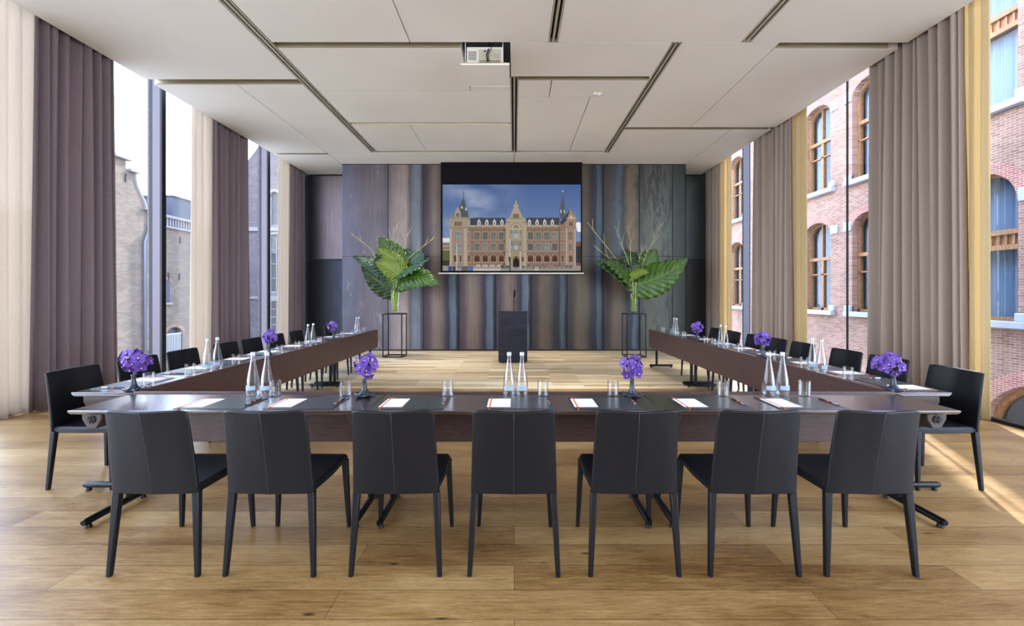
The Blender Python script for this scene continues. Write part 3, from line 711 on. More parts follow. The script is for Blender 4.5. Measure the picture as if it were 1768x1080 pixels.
cur(drape(5.43, 4.86, 5.26, 'sheer_backlit', 'sheer_curtain', 3, 0.05, 14), 'sheer curtain tinted backlit gold, beside the nearest right taupe curtain', g4)
cur(drape(5.43, 7.88, 8.42, 'sheer_backlit', 'sheer_curtain', 4, 0.05, 15), 'sheer curtain tinted backlit gold, beside the middle right taupe curtain', g4)
cur(drape(5.43, 10.65, 11.40, 'sheer_backlit', 'sheer_curtain', 4, 0.05, 16), 'sheer curtain tinted backlit gold, beside the far right taupe curtain', g4)

# ---------------------------------------------------------------- projection screen
SY = 10.82
K = SY/F
t = tag(empty('projection_screen', (-0.08, SY, 2.0)), 'pull-down projection screen showing a photo of a grand brick building under blue sky', 'screen')
def sx(px): return (px-CX)*K
def sz(py): return EYE+(CY-py)*K
def so(o): o.parent = t; o.location = -Vector(t.location); return o
so(bx(sx(761), sx(1005), SY, SY+0.012, sz(470), CEIL).build('screen_fabric', 'screen_black'))
so(MB().tube([(sx(757), SY, sz(471.6)), (sx(1008), SY, sz(471.6))], 0.018, 12).build('bottom_bar', 'bar_white', smooth='auto'))
# the picture, painted as flat coloured shapes; u,v are in picture units
m = bpy.data.materials.new('projected_image'); m.use_nodes = True; MATS['projected_image'] = m
tt = m.node_tree; tt.nodes.clear()
o_ = tt.nodes.new('ShaderNodeOutputMaterial'); em = tt.nodes.new('ShaderNodeEmission'); at = tt.nodes.new('ShaderNodeAttribute'); at.attribute_name = 'Col'
tt.links.new(at.outputs['Color'], em.inputs[0]); tt.links.new(em.outputs[0], o_.inputs[0]); em.inputs[1].default_value = 0.92
pv, pf, pc = [], [], []
def q3(u, v, l): return (sx(750+u/4.907), SY-0.003-0.0004*l, sz(270+v/4.907))
def poly(pts, col, l=1):
    o = len(pv)
    for p in pts: pv.append(q3(p[0], p[1], l))
    pf.append(tuple(range(o, o+len(pts)))); pc.extend([rgb(*col)]*len(pts) if not isinstance(col, list) else [rgb(*c) for c in col])
def rect(u0, v0, u1, v1, col, l=1): poly([(u0, v0), (u1, v0), (u1, v1), (u0, v1)], col, l)
SK = 1
from mathutils import noise as mn
def skyc(u, v):
    t_ = (v-238)/700; base = [76+60*t_, 98+58*t_, 146+46*t_]
    c = mn.fractal(Vector((u/260, v/130, 3)), 1.0, 2.0, 4)*0.9
    c = max(0, min(1, c+0.35))*max(0, 1-abs(u-300)/520)*0.55
    return tuple(base[i]+(215-base[i])*c for i in range(3))
for i in range(60):
    for j in range(24):
        u0, u1 = 70+1170*i/60, 70+1170*(i+1)/60; v0, v1 = 238+700*j/24, 238+700*(j+1)/24
        poly([(u0, v0), (u1, v0), (u1, v1), (u0, v1)], [skyc(u0, v0), skyc(u1, v0), skyc(u1, v1), skyc(u0, v1)], 0)
BR, ST, ST2, SL, WD, GL = (128, 104, 93), (172, 158, 138), (138, 126, 110), (70, 72, 82), (104, 78, 58), (140, 160, 162)
poly([(1195, 565), (1215, 555), (1240, 560), (1240, 640), (1210, 635)], (232, 234, 238), 1)
rect(70, 700, 130, 800, (170, 150, 128), 1); rect(70, 690, 130, 725, (216, 218, 220), 2); rect(70, 795, 130, 930, (88, 98, 62), 2); rect(70, 880, 130, 940, (60, 58, 58), 3)
rect(1195, 720, 1240, 930, (112, 84, 76), 1); rect(1200, 760, 1240, 900, (58, 58, 66), 2)
for k in range(3):
    rect(76+18*k, 735, 86+18*k, 752, (70, 80, 92), 3); rect(76+18*k, 765, 86+18*k, 785, (70, 80, 92), 3)
poly([(300, 592), (305, 520), (600, 518), (610, 592)], SL, 1); poly([(778, 592), (780, 518), (1060, 518), (1062, 592)], SL, 1)
rect(290, 592, 605, 925, BR, 2); rect(778, 592, 1065, 925, BR, 2)
rect(290, 582, 605, 596, ST, 3); rect(778, 582, 1065, 596, ST, 3); rect(290, 600, 605, 616, (112, 92, 80), 3); rect(778, 600, 1065, 616, (112, 92, 80), 3)
for a, b in ((290, 605), (778, 1065)):
    for v in (655, 700, 712, 748, 798, 808, 848, 895): rect(a, v, b, v+4, (160, 142, 128), 3)
    for k in range(int((b-a)/9)): rect(a+9*k, 604, a+9*k+4, 612, (180, 160, 136), 4)
for u in (378, 444, 509, 572, 805, 870, 935, 999):
    poly([(u-14, 580), (u-14, 552), (u, 528), (u+14, 552), (u+14, 580)], (200, 196, 190), 4); rect(u-5, 552, u+5, 576, (90, 98, 110), 5)
    rect(u+26, 574, u+33, 600, ST, 4)
def fw(u0, v0, u1, v1, arch=False, glass_=GL, wood=WD):
    c = (u0+u1)/2; r = (u1-u0)/2
    pts = lambda d: [(u0-d, v1+d), (u0-d, v0+r*0.7)]+[(c-(r+d)*math.cos(PI*k/8), v0+r*0.7-(r*0.7+d)*math.sin(PI*k/8)) for k in range(1, 8)]+[(u1+d, v0+r*0.7), (u1+d, v1+d)]
    if arch: poly(pts(5), (168, 146, 126), 5); poly(pts(0), wood, 6)
    else: rect(u0-4, v0-6, u1+4, v1+4, (172, 156, 138), 5); rect(u0, v0, u1, v1, wood, 6)
    n_ = 3 if u1-u0 > 34 else 2; w_ = (u1-u0-4)/n_
    for k in range(n_):
        a = u0+3+w_*k
        rect(a+1.5, v0+(16 if arch else 4), a+w_-2.5, v0+(24 if arch else 16), glass_, 7); rect(a+1.5, v0+(27 if arch else 20), a+w_-2.5, v1-3, glass_, 7)
rr = random.Random(4)
for u0, u1 in ((338, 385), (408, 453), (477, 523), (545, 590), (791, 837), (860, 906), (928, 975), (997, 1043)):
    gl = lambda: (lambda q: (118+q, 138+q, 140+q))(rr.randint(-34, 20))
    fw(u0, 641, u1, 702, False, gl()); fw(u0, 735, u1, 796, False, gl()); fw(u0, 833, u1, 892, True, (58, 54, 54), (112, 70, 46))
for u0, u1 in ((282, 304), (1075, 1097)):
    fw(u0, 641, u1, 702, False); fw(u0, 735, u1, 796, False); fw(u0, 835, u1, 892, True, (90, 100, 100))
# left corner tower
rect(130, 600, 288, 925, (150, 130, 120), 4); rect(130, 600, 150, 925, ST, 5); rect(250, 600, 275, 925, ST, 5)
rect(126, 515, 292, 602, (158, 144, 124), 4); rect(122, 513, 292, 524, ST2, 5); rect(122, 597, 292, 610, ST2, 5)
for k in range(4): rect(172+16*k, 552, 182+16*k, 588, (84, 76, 66), 6)
poly([(205, 515), (212, 430), (232, 380), (246, 345), (258, 380), (272, 430), (300, 540), (290, 550), (280, 515)], (84, 88, 98), 3)
poly([(170, 515), (175, 465), (200, 425), (222, 470), (226, 515)], (160, 146, 126), 5); rect(187, 480, 195, 510, (80, 74, 66), 6); rect(200, 480, 208, 510, (80, 74, 66), 6)
poly([(222, 440), (232, 415), (243, 440)], (196, 194, 190), 5); poly([(258, 455), (268, 425), (280, 455)], (190, 186, 180), 5)
rect(245, 292, 249, 350, (70, 66, 64), 4); rect(239, 308, 256, 312, (70, 66, 64), 5); poly([(134, 513), (140, 490), (146, 513)], ST2, 5)
fw(176, 640, 222, 702, False); fw(178, 740, 228, 796, False); fw(162, 835, 186, 892, False, (76, 70, 64)); fw(213, 835, 230, 892, False, (76, 70, 64))
# centre gable
poly([(600, 935), (603, 560), (618, 530), (640, 515), (662, 455), (674, 430), (668, 410), (682, 405), (686, 380), (691, 368), (697, 380), (702, 405), (714, 410), (708, 430), (722, 455), (748, 515), (766, 530), (782, 560), (782, 935)], (168, 154, 132), 5)
poly([(636, 935), (636, 620), (648, 580), (668, 560), (692, 552), (716, 560), (738, 580), (748, 620), (748, 935)], (152, 138, 118), 6)
poly([(646, 700), (646, 622), (656, 590), (674, 574), (692, 568), (712, 574), (728, 590), (738, 622), (738, 700)], (178, 164, 142), 7)
poly([(664, 610), (672, 588), (692, 578), (712, 588), (722, 610)], (110, 108, 104), 8)
for k in range(5): rect(668+11*k, 590, 671+11*k, 610, (196, 180, 150), 9)
for u0, u1 in ((647, 663), (672, 711), (722, 737)):
    for v0, v1 in ((624, 694), (724, 792)): rect(u0, v0, u1, v1, (104, 78, 56), 8); rect(u0+3, v0+3, (u0+u1)/2-1, v0+24, (130, 150, 152), 9); rect((u0+u1)/2+1, v0+3, u1-3, v0+24, (130, 150, 152), 9); rect(u0+3, v0+28, (u0+u1)/2-1, v1-3, (166, 182, 180), 9); rect((u0+u1)/2+1, v0+28, u1-3, v1-3, (166, 182, 180), 9)
for u in (674, 691, 708): rect(u-5, 487, u+5, 520, (66, 60, 54), 8)
rect(640, 520, 744, 530, ST2, 7); rect(604, 552, 640, 562, ST2, 7); rect(744, 552, 782, 562, ST2, 7); rect(604, 800, 782, 810, (150, 134, 112), 7)
poly([(664, 935), (664, 870), (674, 848), (693, 838), (712, 848), (724, 870), (724, 935)], (118, 100, 84), 8); poly([(668, 935), (668, 880), (693, 850), (718, 880), (718, 935)], (44, 38, 38), 9)
rect(741, 850, 756, 888, (104, 60, 40), 8); rect(629, 850, 640, 888, (80, 60, 48), 8); rect(584, 610, 602, 930, (98, 82, 74), 4)
# right turret and tower
poly([(1066, 530), (1058, 490), (1062, 466), (1050, 462), (1066, 430), (1070, 405), (1064, 400), (1078, 380), (1084, 310), (1088, 300), (1092, 310), (1098, 380), (1108, 400), (1102, 405), (1106, 430), (1120, 462), (1110, 466), (1108, 530)], (88, 92, 104), 5)
rect(1068, 450, 1076, 480, (200, 204, 212), 6); rect(1084, 450, 1092, 480, (60, 64, 76), 6); rect(1096, 450, 1104, 478, (200, 204, 212), 6); poly([(1082, 300), (1088, 284), (1094, 300)], (210, 208, 206), 6)
poly([(1112, 925), (1112, 520), (1130, 490), (1155, 445), (1180, 490), (1200, 520), (1198, 925)], (156, 128, 112), 5)
poly([(1055, 925), (1055, 560), (1070, 545), (1112, 520), (1112, 925)], (140, 112, 100), 4); poly([(1062, 560), (1112, 500), (1150, 450), (1120, 540), (1080, 580)], (64, 66, 76), 6)
rect(1112, 515, 1200, 530, ST, 6); rect(1108, 598, 1204, 610, ST2, 6); rect(1112, 610, 1126, 925, ST, 6); rect(1184, 610, 1198, 925, ST, 6); rect(1188, 465, 1198, 520, ST2, 6)
rect(1150, 500, 1166, 524, (196, 190, 180), 7); rect(1142, 556, 1152, 588, (80, 70, 62), 7); rect(1158, 556, 1168, 588, (80, 70, 62), 7); rect(1058, 600, 1062, 925, (62, 52, 50), 6)
fw(1138, 640, 1167, 702, False, (120, 130, 136)); fw(1138, 738, 1167, 796, False, (120, 134, 140)); fw(1140, 836, 1170, 892, True, (84, 84, 86))
rect(126, 900, 1200, 925, (136, 110, 98), 4)
for k in range(14): rect(335+20*k, 916, 347+20*k, 932, (200, 196, 186), 8) if k < 13 and k % 3 else None
# street
rect(70, 925, 1240, 968, (146, 140, 134), 7)
for k in range(260):
    u = 780+390*rr.random() if k < 190 else 560+60*rr.random(); v = 918+24*rr.random()
    g_ = rr.randint(36, 110); rect(u, v, u+rr.uniform(2, 7), v+rr.uniform(3, 9), (g_, g_-4, g_), 9)
rect(110, 932, 330, 938, (60, 60, 62), 9); rect(118, 936, 150, 968, (44, 84, 150), 9); rect(155, 938, 178, 968, (70, 60, 56), 9); rect(230, 940, 285, 968, (96, 92, 90), 9); rect(290, 940, 328, 968, (70, 110, 170), 9)
rect(330, 948, 560, 968, (186, 178, 168), 9); rect(854, 934, 878, 962, (216, 212, 200), 9); rect(860, 940, 872, 956, (110, 112, 104), 10)
rect(187, 740, 192, 958, (206, 206, 208), 10); rect(725, 800, 730, 958, (206, 206, 208), 10); rect(638, 700, 644, 880, (196, 196, 200), 10); rect(636, 850, 645, 968, (52, 54, 66), 11)
for u in (676, 688, 700): rect(u, 918, u+5, 946, (60, 52, 60), 11)
poly([(612, 940), (628, 922), (640, 940)], (60, 74, 44), 10); poly([(738, 940), (752, 924), (768, 940)], (60, 74, 44), 10)
me = bpy.data.meshes.new('picture'); me.from_pydata(pv, [], pf); me.materials.append(m)
ca = me.color_attributes.new('Col', 'FLOAT_COLOR', 'POINT')
for i, c in enumerate(pc): ca.data[i].color = c
o = bpy.data.objects.new('picture', me); COL.objects.link(o); so(o)

# ---------------------------------------------------------------- lectern and microphone
t = tag(empty('lectern', (-0.03, 9.0, 0)), 'dark blue-black steel lectern standing in front of the screen wall', 'lectern')
bx(-0.305, 0.305, 0.0, 0.02, 0.03, 1.10).build('front_panel', 'podium_steel', t, bevel=0.003)
for a in (-0.305, 0.285): bx(a, a+0.02, 0.02, 0.44, 0.03, 1.02).build('side_panel', 'podium_steel', t, bevel=0.003)
MB().frustum([(-0.283, 0.02, 1.02), (0.283, 0.02, 1.02), (0.283, 0.42, 0.92), (-0.283, 0.42, 0.92)], [(-0.283, 0.02, 1.04), (0.283, 0.02, 1.04), (0.283, 0.42, 0.94), (-0.283, 0.42, 0.94)]).build('top', 'podium_steel', t)
bx(-0.283, 0.283, 0.03, 0.42, 0.55, 0.57).build('shelf', 'podium_steel', t); bx(-0.27, 0.27, 0.03, 0.41, 0.0, 0.03).build('plinth', 'slot_dark', t)
t = tag(empty('microphone', (-0.01, 9.1, 1.02)), 'black gooseneck microphone rising from the lectern', 'microphone')
MB().lathe([(0.04, 0), (0.04, 0.015), (0.012, 0.02), (0.008, 0.03)], 16).build('base', 'black_metal', t, smooth='auto')
MB().tube([(0, 0, 0.02), (0, 0, 0.30), (0.0, -0.004, 0.38), (0.005, 0.0, 0.42)], 0.009, 8).build('gooseneck', 'black_metal', t, smooth=True)
MB().tube([(0.004, 0, 0.36), (0.008, -0.01, 0.42), (0.014, -0.03, 0.50), (0.016, -0.04, 0.525)], [0.014, 0.022, 0.026, 0.014], 12).build('microphone_head', 'black_metal', t, smooth=True)
MB().tube([(0.0, -0.01, 0.27), (0.035, -0.02, 0.275)], 0.008, 8).build('clip', 'black_metal', t, smooth=True)

# ---------------------------------------------------------------- chair
def chair_proto():
    t = tag(empty('dining_chair'), '', 'chair', 'dark leather meeting chairs')
    # seat
    s = MB()
    def prof(y): return 0.224 - 0.012*(abs(y)/0.24)
    ys = [-0.215, -0.205, -0.1, 0.0, 0.1, 0.18, 0.225, 0.24, 0.243]
    vs = []
    rows = []
    for y in ys:
        w = prof(y)
        zt = 0.462 - (0.012 if y > 0.235 else 0.004 if y > 0.22 else 0)
        zb = 0.415 + (0.012 if y > 0.235 else 0)
        rows.append([(-w+0.012, y, zb), (-w, y, zb+0.008), (-w, y, zt-0.014), (-w+0.014, y, zt), (0, y, zt-0.004 + (0.004 if abs(y) > 0.19 else 0)), (w-0.014, y, zt), (w, y, zt-0.014), (w, y, zb+0.008), (w-0.012, y, zb)])
    for r in rows: vs += r
    k = 9; fs = [(i*k+j, (i+1)*k+j, (i+1)*k+(j+1) % k, i*k+(j+1) % k) for i in range(len(ys)-1) for j in range(k)]
    fs += [tuple(range(k)), tuple(reversed(range((len(ys)-1)*k, len(ys)*k)))]
    s.add(vs, fs).build('seat', 'leather', t, smooth='auto')
    # backrest: two leather halves meeting in a vertical fold
    b = MB(); nu, nv = 12, 8
    def surf(side):
        out = []
        for j in range(nv+1):
            v = j/nv; row = []
            for i in range(nu+1):
                u = -1+2*i/nu
                w = 0.223-0.016*v
                th = 0.017-0.004*v
                y = -0.222-0.062*v**1.25-0.030*(1-abs(u))*(0.35+0.65*v)
                e = (abs(u)**14)*0.006
                z = 0.424+0.446*v-(0.010*abs(u)**20 if v > 0.99 else 0)+0.004*(abs(u)**2)*v
                row.append((u*w, y+side*(th-e*1.2), z-(0.004 if v > 0.99 else 0)))
            out.append(row)
        return out
    A, Bk = surf(1), surf(-1)
    vs = [p for r in A for p in r]+[p for r in Bk for p in r]; w = nu+1; o2 = (nv+1)*w
    fs = [(j*w+i, j*w+i+1, (j+1)*w+i+1, (j+1)*w+i) for j in range(nv) for i in range(nu)]
    fs += [(o2+j*w+i+1, o2+j*w+i, o2+(j+1)*w+i, o2+(j+1)*w+i+1) for j in range(nv) for i in range(nu)]
    for i in range(nu): fs += [(i+1, i, o2+i, o2+i+1), (nv*w+i, nv*w+i+1, o2+nv*w+i+1, o2+nv*w+i)]
    for j in range(nv): fs += [(j*w, (j+1)*w, o2+(j+1)*w, o2+j*w), ((j+1)*w+nu, j*w+nu, o2+j*w+nu, o2+(j+1)*w+nu)]
    bk = b.add(vs, fs).build('backrest', 'leather', t, bevel=0.006, seg=2)
    # stitched seam down the fold
    MB().tube([(0, -0.222-0.062*v**1.25-0.030*(0.35+0.65*v)-0.0165+0.004*v, 0.43+0.436*v) for v in [k/8 for k in range(9)]], 0.0018, 6).build('seam', 'thread', bk, smooth=True)
    for sx_ in (-1, 1):
        MB().leg((sx_*0.228, -0.238, 0.0), (sx_*0.206, -0.214, 0.43), 0.024, 0.036, 0.024, 0.036).build('leg', 'leather', t, bevel=0.005)
        MB().leg((sx_*0.224, 0.232, 0.0), (sx_*0.205, 0.215, 0.43), 0.022, 0.036, 0.022, 0.036).build('leg', 'leather', t, bevel=0.005)
    return t
chair = chair_proto()
ordn = ['first', 'second', 'third', 'fourth', 'fifth', 'sixth', 'seventh', 'eighth', 'ninth']
fx = [-1.856, -1.258, -0.613, 0.0, 0.62, 1.238, 1.84]
fl = ['leftmost of the seven', 'second from the left of the seven', 'third from the left of the seven', 'middle one of the seven', 'third from the right of the seven', 'second from the right of the seven', 'rightmost of the seven']
for x, l in zip(fx, fl):
    place(chair, (x, 2.43, 0), random.uniform(-0.012, 0.012), 'black leather chair at the front table row, '+l)
ly = [3.39, 3.96, 4.50, 5.16, 5.67, 6.25, 6.84, 7.45, 8.05]
ry = [3.375, 3.97, 4.48, 5.16, 5.66, 6.20, 6.78, 7.38]
def chlab(side, i, n):
    if i == 0: return 'large black leather chair at the near end of the %s table row' % side
    if i == n-1: return 'black leather chair farthest from the camera along the %s table row' % side
    return 'black leather chair along the %s table row, %s from the camera' % (side, ordn[i])
for i, y in enumerate(ly): place(chair, (-3.225, y, 0), -PI/2+random.uniform(-0.03, 0.03), chlab('left', i, len(ly)))
for i, y in enumerate(ry): place(chair, (3.215, y, 0), PI/2+random.uniform(-0.03, 0.03), chlab('right', i, len(ry)))

# ---------------------------------------------------------------- tables: local x = length, +y away from the sitter
TL, TD, TZ = 1.822, 0.45, 0.74
def table_proto():
    t = tag(empty('meeting_table'), '', 'table', 'long narrow meeting tables')
    h = TL/2-0.002
    tp = MB(); # tapered edge underside
    tp.frustum([(-h, 0.02, TZ-0.028), (h, 0.02, TZ-0.028), (h, TD, TZ-0.028), (-h, TD, TZ-0.028)], [(-h, 0, TZ-0.012), (h, 0, TZ-0.012), (h, TD, TZ-0.012), (-h, TD, TZ-0.012)])
    tp.box(-h, h, 0, TD, TZ-0.012, TZ)
    tp.build('tabletop', 'wenge', t, bevel=0.003)
    bx(-h, h, TD+0.001, TD+0.021, 0.395, 0.752).build('modesty_panel', 'wenge_panel', t, bevel=0.002)
    for s in (-1, 1):
        x = s*(h-0.075)
        MB().tube([(x, 0.34, 0.05), (x, 0.34, TZ-0.07)], 0.023, 14).build('post', 'black_metal', t, smooth='auto')
        fo = MB().tube([(x, 0.02, 0.042), (x, 0.035, 0.042), (x, 0.465, 0.042), (x, 0.48, 0.042)], [0.016, 0.022, 0.022, 0.016], 14).build('foot', 'black_metal', t, smooth='auto')
        for y in (0.055, 0.445): MB().lathe([(0.018, 0), (0.02, 0.004), (0.014, 0.024)], 12, (x, y, 0)).build('glide', 'black_metal', fo, smooth='auto')
        br = MB()
        pts = [(-0.062, 0), (0.062, 0), (0.062, -0.045), (0.028, -0.105), (-0.028, -0.105), (-0.062, -0.045)]
        vs = [(x+p[0], y, TZ-0.029+p[1]) for y in (0.075, 0.36) for p in pts]
        br.add(vs, [tuple(range(6)), tuple(reversed(range(6, 12)))]+[(i, i+6, (i+1) % 6+6, (i+1) % 6) for i in range(6)])
        bo = br.build('bracket', 'cast_metal', t, bevel=0.006)
        em_ = MB()
        em_.tube([(x, 0.075, TZ-0.075), (x, 0.068, TZ-0.075)], 0.026, 18)
        for a in range(3):
            c_, s_ = math.cos(a*PI/3+0.3)*0.02, math.sin(a*PI/3+0.3)*0.02
            em_.tube([(x-c_, 0.066, TZ-0.075-s_), (x+c_, 0.066, TZ-0.075+s_)], 0.003, 6)
        em_.build('emblem_disc', 'cast_dark', bo, smooth='auto')
    MB().tube([(-h+0.08, 0.30, TZ-0.06), (h-0.08, 0.30, TZ-0.06)], 0.018, 10).build('crossbar', 'black_metal', t, smooth=True)
    return t
tab = table_proto()
TY0 = 2.60
for x, l in ((-TL, 'left'), (0, 'middle'), (TL, 'right')):
    place(tab, (x, TY0, 0), 0, 'dark wenge meeting table in the front row, the %s one of three' % l)
TXL, TXR = -3.21, 3.17
for k, l in enumerate(('nearest the camera', 'in the middle', 'farthest, by the steel wall')):
    yc = TY0+TD+0.03+TL*(k+0.5)
    place(tab, (TXL, yc, 0), -PI/2, 'dark wenge table of the left row, the one %s' % l)
    place(tab, (TXR, yc, 0), PI/2, 'dark wenge table of the right row, the one %s' % l)
def tw(side, along, dep, dx=0):
    """point on a table: side F/L/R, position along the row, depth from the sitter's edge"""
    if side == 'F': return (along+dx, TY0+dep, TZ)
    if side == 'L': return (TXL+dep, along-dx, TZ)
    return (TXR-dep, along+dx, TZ)
RZ = {'F': 0, 'L': -PI/2, 'R': PI/2}

# ---------------------------------------------------------------- place settings
t = tag(empty('desk_pad'), '', 'desk pad', 'dark leather desk pads'); PAD = t
bx(-0.215, 0.215, -0.147, 0.147, 0, 0.005).build('mat', 'pad_leather', t, bevel=0.0015)
sp_ = MB().box(-0.187, -0.180, -0.1475, 0.1475, 0.0065, 0.0078).box(-0.187, -0.180, -0.1495, -0.1475, 0, 0.0078).box(-0.187, -0.180, 0.1475, 0.1495, 0, 0.0078)
sp_.build('elastic_band', 'orange_band', t)
bx(-0.074, 0.074, -0.105, 0.105, 0, 0.0012).build('paper_sheet', 'paper'); PAP = bpy.data.objects['paper_sheet']
tag(PAP, '', 'paper', 'white paper sheets on the desk pads')
t = tag(empty('pen'), '', 'pen', 'pens on the desk pads'); PEN = t
MB().tube([(0, -0.085, 0.005), (0, -0.075, 0.005), (0, 0.09, 0.005)], [0.002, 0.005, 0.005], 8).build('barrel', 'pen_grey', t, smooth='auto')
MB().tube([(0, -0.075, 0.0052), (0, -0.03, 0.0052)], 0.0052, 8).build('tip', 'pen_silver', t, smooth='auto')
MB().tube([(0, 0.0, 0.0054), (0, 0.018, 0.0054)], 0.0062, 8).build('ring', 'orange_band', t, smooth='auto')
TUM = MB().lathe([(0.0, 0.0), (0.036, 0.0), (0.0385, 0.004), (0.0385, 0.108), (0.0365, 0.108), (0.0365, 0.007), (0.0, 0.007)], 28).build('water_glass', 'tumbler_glass', smooth='auto')
tag(TUM, '', 'glass', 'water glasses on the tables')
t = tag(empty('water_bottle'), '', 'bottle', 'clear water bottles in pairs'); BOT = t
MB().lathe([(0.0, 0.004), (0.030, 0.0), (0.040, 0.004), (0.0435, 0.02), (0.044, 0.05), (0.042, 0.09), (0.036, 0.135), (0.028, 0.18), (0.019, 0.225), (0.0145, 0.255), (0.0135, 0.285), (0, 0.285)], 28).build('body', 'bottle_glass', t, smooth='auto')
MB().lathe([(0.0155, 0.279), (0.016, 0.283), (0.016, 0.302), (0.014, 0.305), (0, 0.305)], 20).build('cap', 'cap_white', t, smooth='auto')
def band(z0, z1, a0, a1, r0, r1, nm, mt, n=10):
    return MB().grid(n, 1, lambda u, v: ((r0+(r1-r0)*v)*math.sin(a0+(a1-a0)*u), -(r0+(r1-r0)*v)*math.cos(a0+(a1-a0)*u), z0+(z1-z0)*v), False).build(nm, mt, t, smooth=True)
lb_ = band(0.045, 0.075, -0.85, 0.85, 0.0447, 0.0436, 'label', 'label_blue')
tx = MB()
for r_ in range(3):
    for k in range(7):
        a = -0.75+0.2*k
        if (k*3+r_*5) % 7 < 5:
            f_ = lambda u, v, a=a, r_=r_: ((0.0452)*math.sin(a+0.13*u), -(0.0452)*math.cos(a+0.13*u), 0.05+0.0085*r_+0.004*v)
            tx.grid(1, 1, f_, False)
o = tx.build('lettering', 'label_text', lb_)
rm = MB()
for k in range(4): rm.grid(1, 1, lambda u, v, k=k: (0.0295*math.sin(0.25+0.16*k+0.1*u), -0.0295*math.cos(0.25+0.16*k+0.1*u), 0.182+0.005*v), False)
rm.build('red_mark', 'mark_red', t)

SIDE = {'F': 'front table row', 'L': 'left table row', 'R': 'right table row'}
def sl(side, i, n):
    if side == 'F': return ['leftmost', 'second from the left', 'third from the left', 'in the middle', 'third from the right', 'second from the right', 'rightmost'][i]
    return 'nearest the camera' if i == 0 else 'farthest from the camera' if i == n-1 else ordn[i]+' from the camera'
pads = {'F': [-1.90, -1.345, -0.65, 0.03, 0.58, 1.27, 1.86], 'L': [3.40, 3.98, 4.55, 5.15, 5.72, 6.30, 6.95, 7.60], 'R': [3.37, 3.97, 4.52, 5.13, 5.70, 6.25, 6.85, 7.50]}
for sd_, lst in pads.items():
    for i, a in enumerate(lst):
        w = '%s, %s' % (SIDE[sd_], sl(sd_, i, len(lst)))
        rz = RZ[sd_]
        place(PAD, tw(sd_, a, 0.182), rz, 'dark desk pad with orange band, '+w)
        p = tw(sd_, a, 0.172, -0.128); place(PAP, (p[0], p[1], TZ+0.0052), rz, 'white note sheet on the desk pad, '+w)
        p = tw(sd_, a, 0.18, 0.196); place(PEN, (p[0], p[1], TZ+0.0052), rz+random.uniform(-0.05, 0.05), 'dark pen with orange ring, '+w)
glasses = {'F': [-1.67, -1.18, -0.465, 0.20, 0.69, 1.46, 2.03], 'L': [3.28, 3.70, 4.31, 5.11, 5.52, 6.15, 6.96, 7.38, 7.95], 'R': [3.54, 4.08, 4.58, 5.23, 5.93, 6.17, 6.96, 7.50, 7.95]}
for sd_, lst in glasses.items():
    for i, a in enumerate(lst):
        w = '%s, %s' % (SIDE[sd_], sl(sd_, i, len(lst)))
        place(TUM, tw(sd_, a, 0.375 if sd_ == 'F' else 0.392), 0, 'clear water glass on the '+w)
bots = {'F': [(-1.838, 'left of the left pair'), (-1.740, 'right of the left pair'), (-0.036, 'left of the middle pair'), (0.054, 'right of the middle pair'), (1.79, 'left of the right pair'), (1.886, 'right of the right pair')],
        'L': [(3.90, 'nearer of the near pair'), (4.03, 'farther of the near pair'), (5.80, 'nearer of the middle pair'), (5.95, 'farther of the middle pair'), (7.58, 'nearer of the far pair'), (7.70, 'farther of the far pair')],
        'R': [(3.84, 'nearer of the near pair'), (3.96, 'farther of the near pair'), (5.58, 'nearer of the middle pair'), (5.72, 'farther of the middle pair'), (7.26, 'nearer of the far pair'), (7.38, 'farther of the far pair')]}
for sd_, lst in bots.items():
    for a, l in lst:
        place(BOT, tw(sd_, a, 0.395 if sd_ == 'F' else 0.40), 0 if sd_ == 'F' else random.uniform(-0.4, 0.4), 'clear tapered water bottle on the %s, %s' % (SIDE[sd_], l))

# ---------------------------------------------------------------- orchids in flared vases
def vw(r, z, t_, i):
    if i < 5:
        k = [1, 1, 0.9, 0.6, 0.3][i]
        return r*(1+0.30*k*math.cos(5*t_)), z+0.016*k*(0.5+0.5*math.cos(5*t_))*(1 if i in (1, 2) else 0.5 if i == 3 else 0)
    return r, z
VAS = MB().lathe([(0.030, 0.0), (0.060, 0.003), (0.064, 0.010), (0.044, 0.014), (0.030, 0.026), (0.020, 0.050), (0.0145, 0.085), (0.013, 0.11), (0.0165, 0.122), (0.0125, 0.122), (0.010, 0.10)], 40, wob=vw).build('bud_vase', 'vase_ceramic', smooth=True)
tag(VAS, '', 'vase', 'blue-grey flared bud vases')
def blossom():
    b = MB()
    def petal(ang, L, wd, tilt, cup):
        ca, sa = math.cos(ang), math.sin(ang)
        def fn(u, v):
            x = (u-0.5)*wd*math.sin(PI*min(1, v**0.75*0.96+0.04))**0.75*1.0
            y = 0.004+L*v; z = cup*(x*x)*40+tilt*v*v+0.0015*math.sin(u*14+v*9)
            return (x*ca-y*sa, z*-1, x*sa+y*ca)
        b.grid(5, 6, fn, False)
    b.cur = 0
    for k in range(3): petal(2*PI*k/3, 0.036, 0.034, 0.006, 0.2)
    for k in range(2): petal((-1 if k else 1)*1.12, 0.038, 0.040, -0.003, 0.25)
    b.cur = 1
    b.lathe([(0.006, -0.002), (0.009, 0.003), (0.006, 0.010), (0.0, 0.012)], 8, (0, -0.004, -0.008))
    b.cur = 2
    b.lathe([(0.004, -0.003), (0.004, 0.002), (0.0, 0.004)], 8, (0, -0.008, 0.002))
    me_o = b.build('blossom', ['orchid_petal', 'orchid_lip', 'orchid_centre'], smooth=True)
    return me_o
BL = blossom()
bl_used = [False]
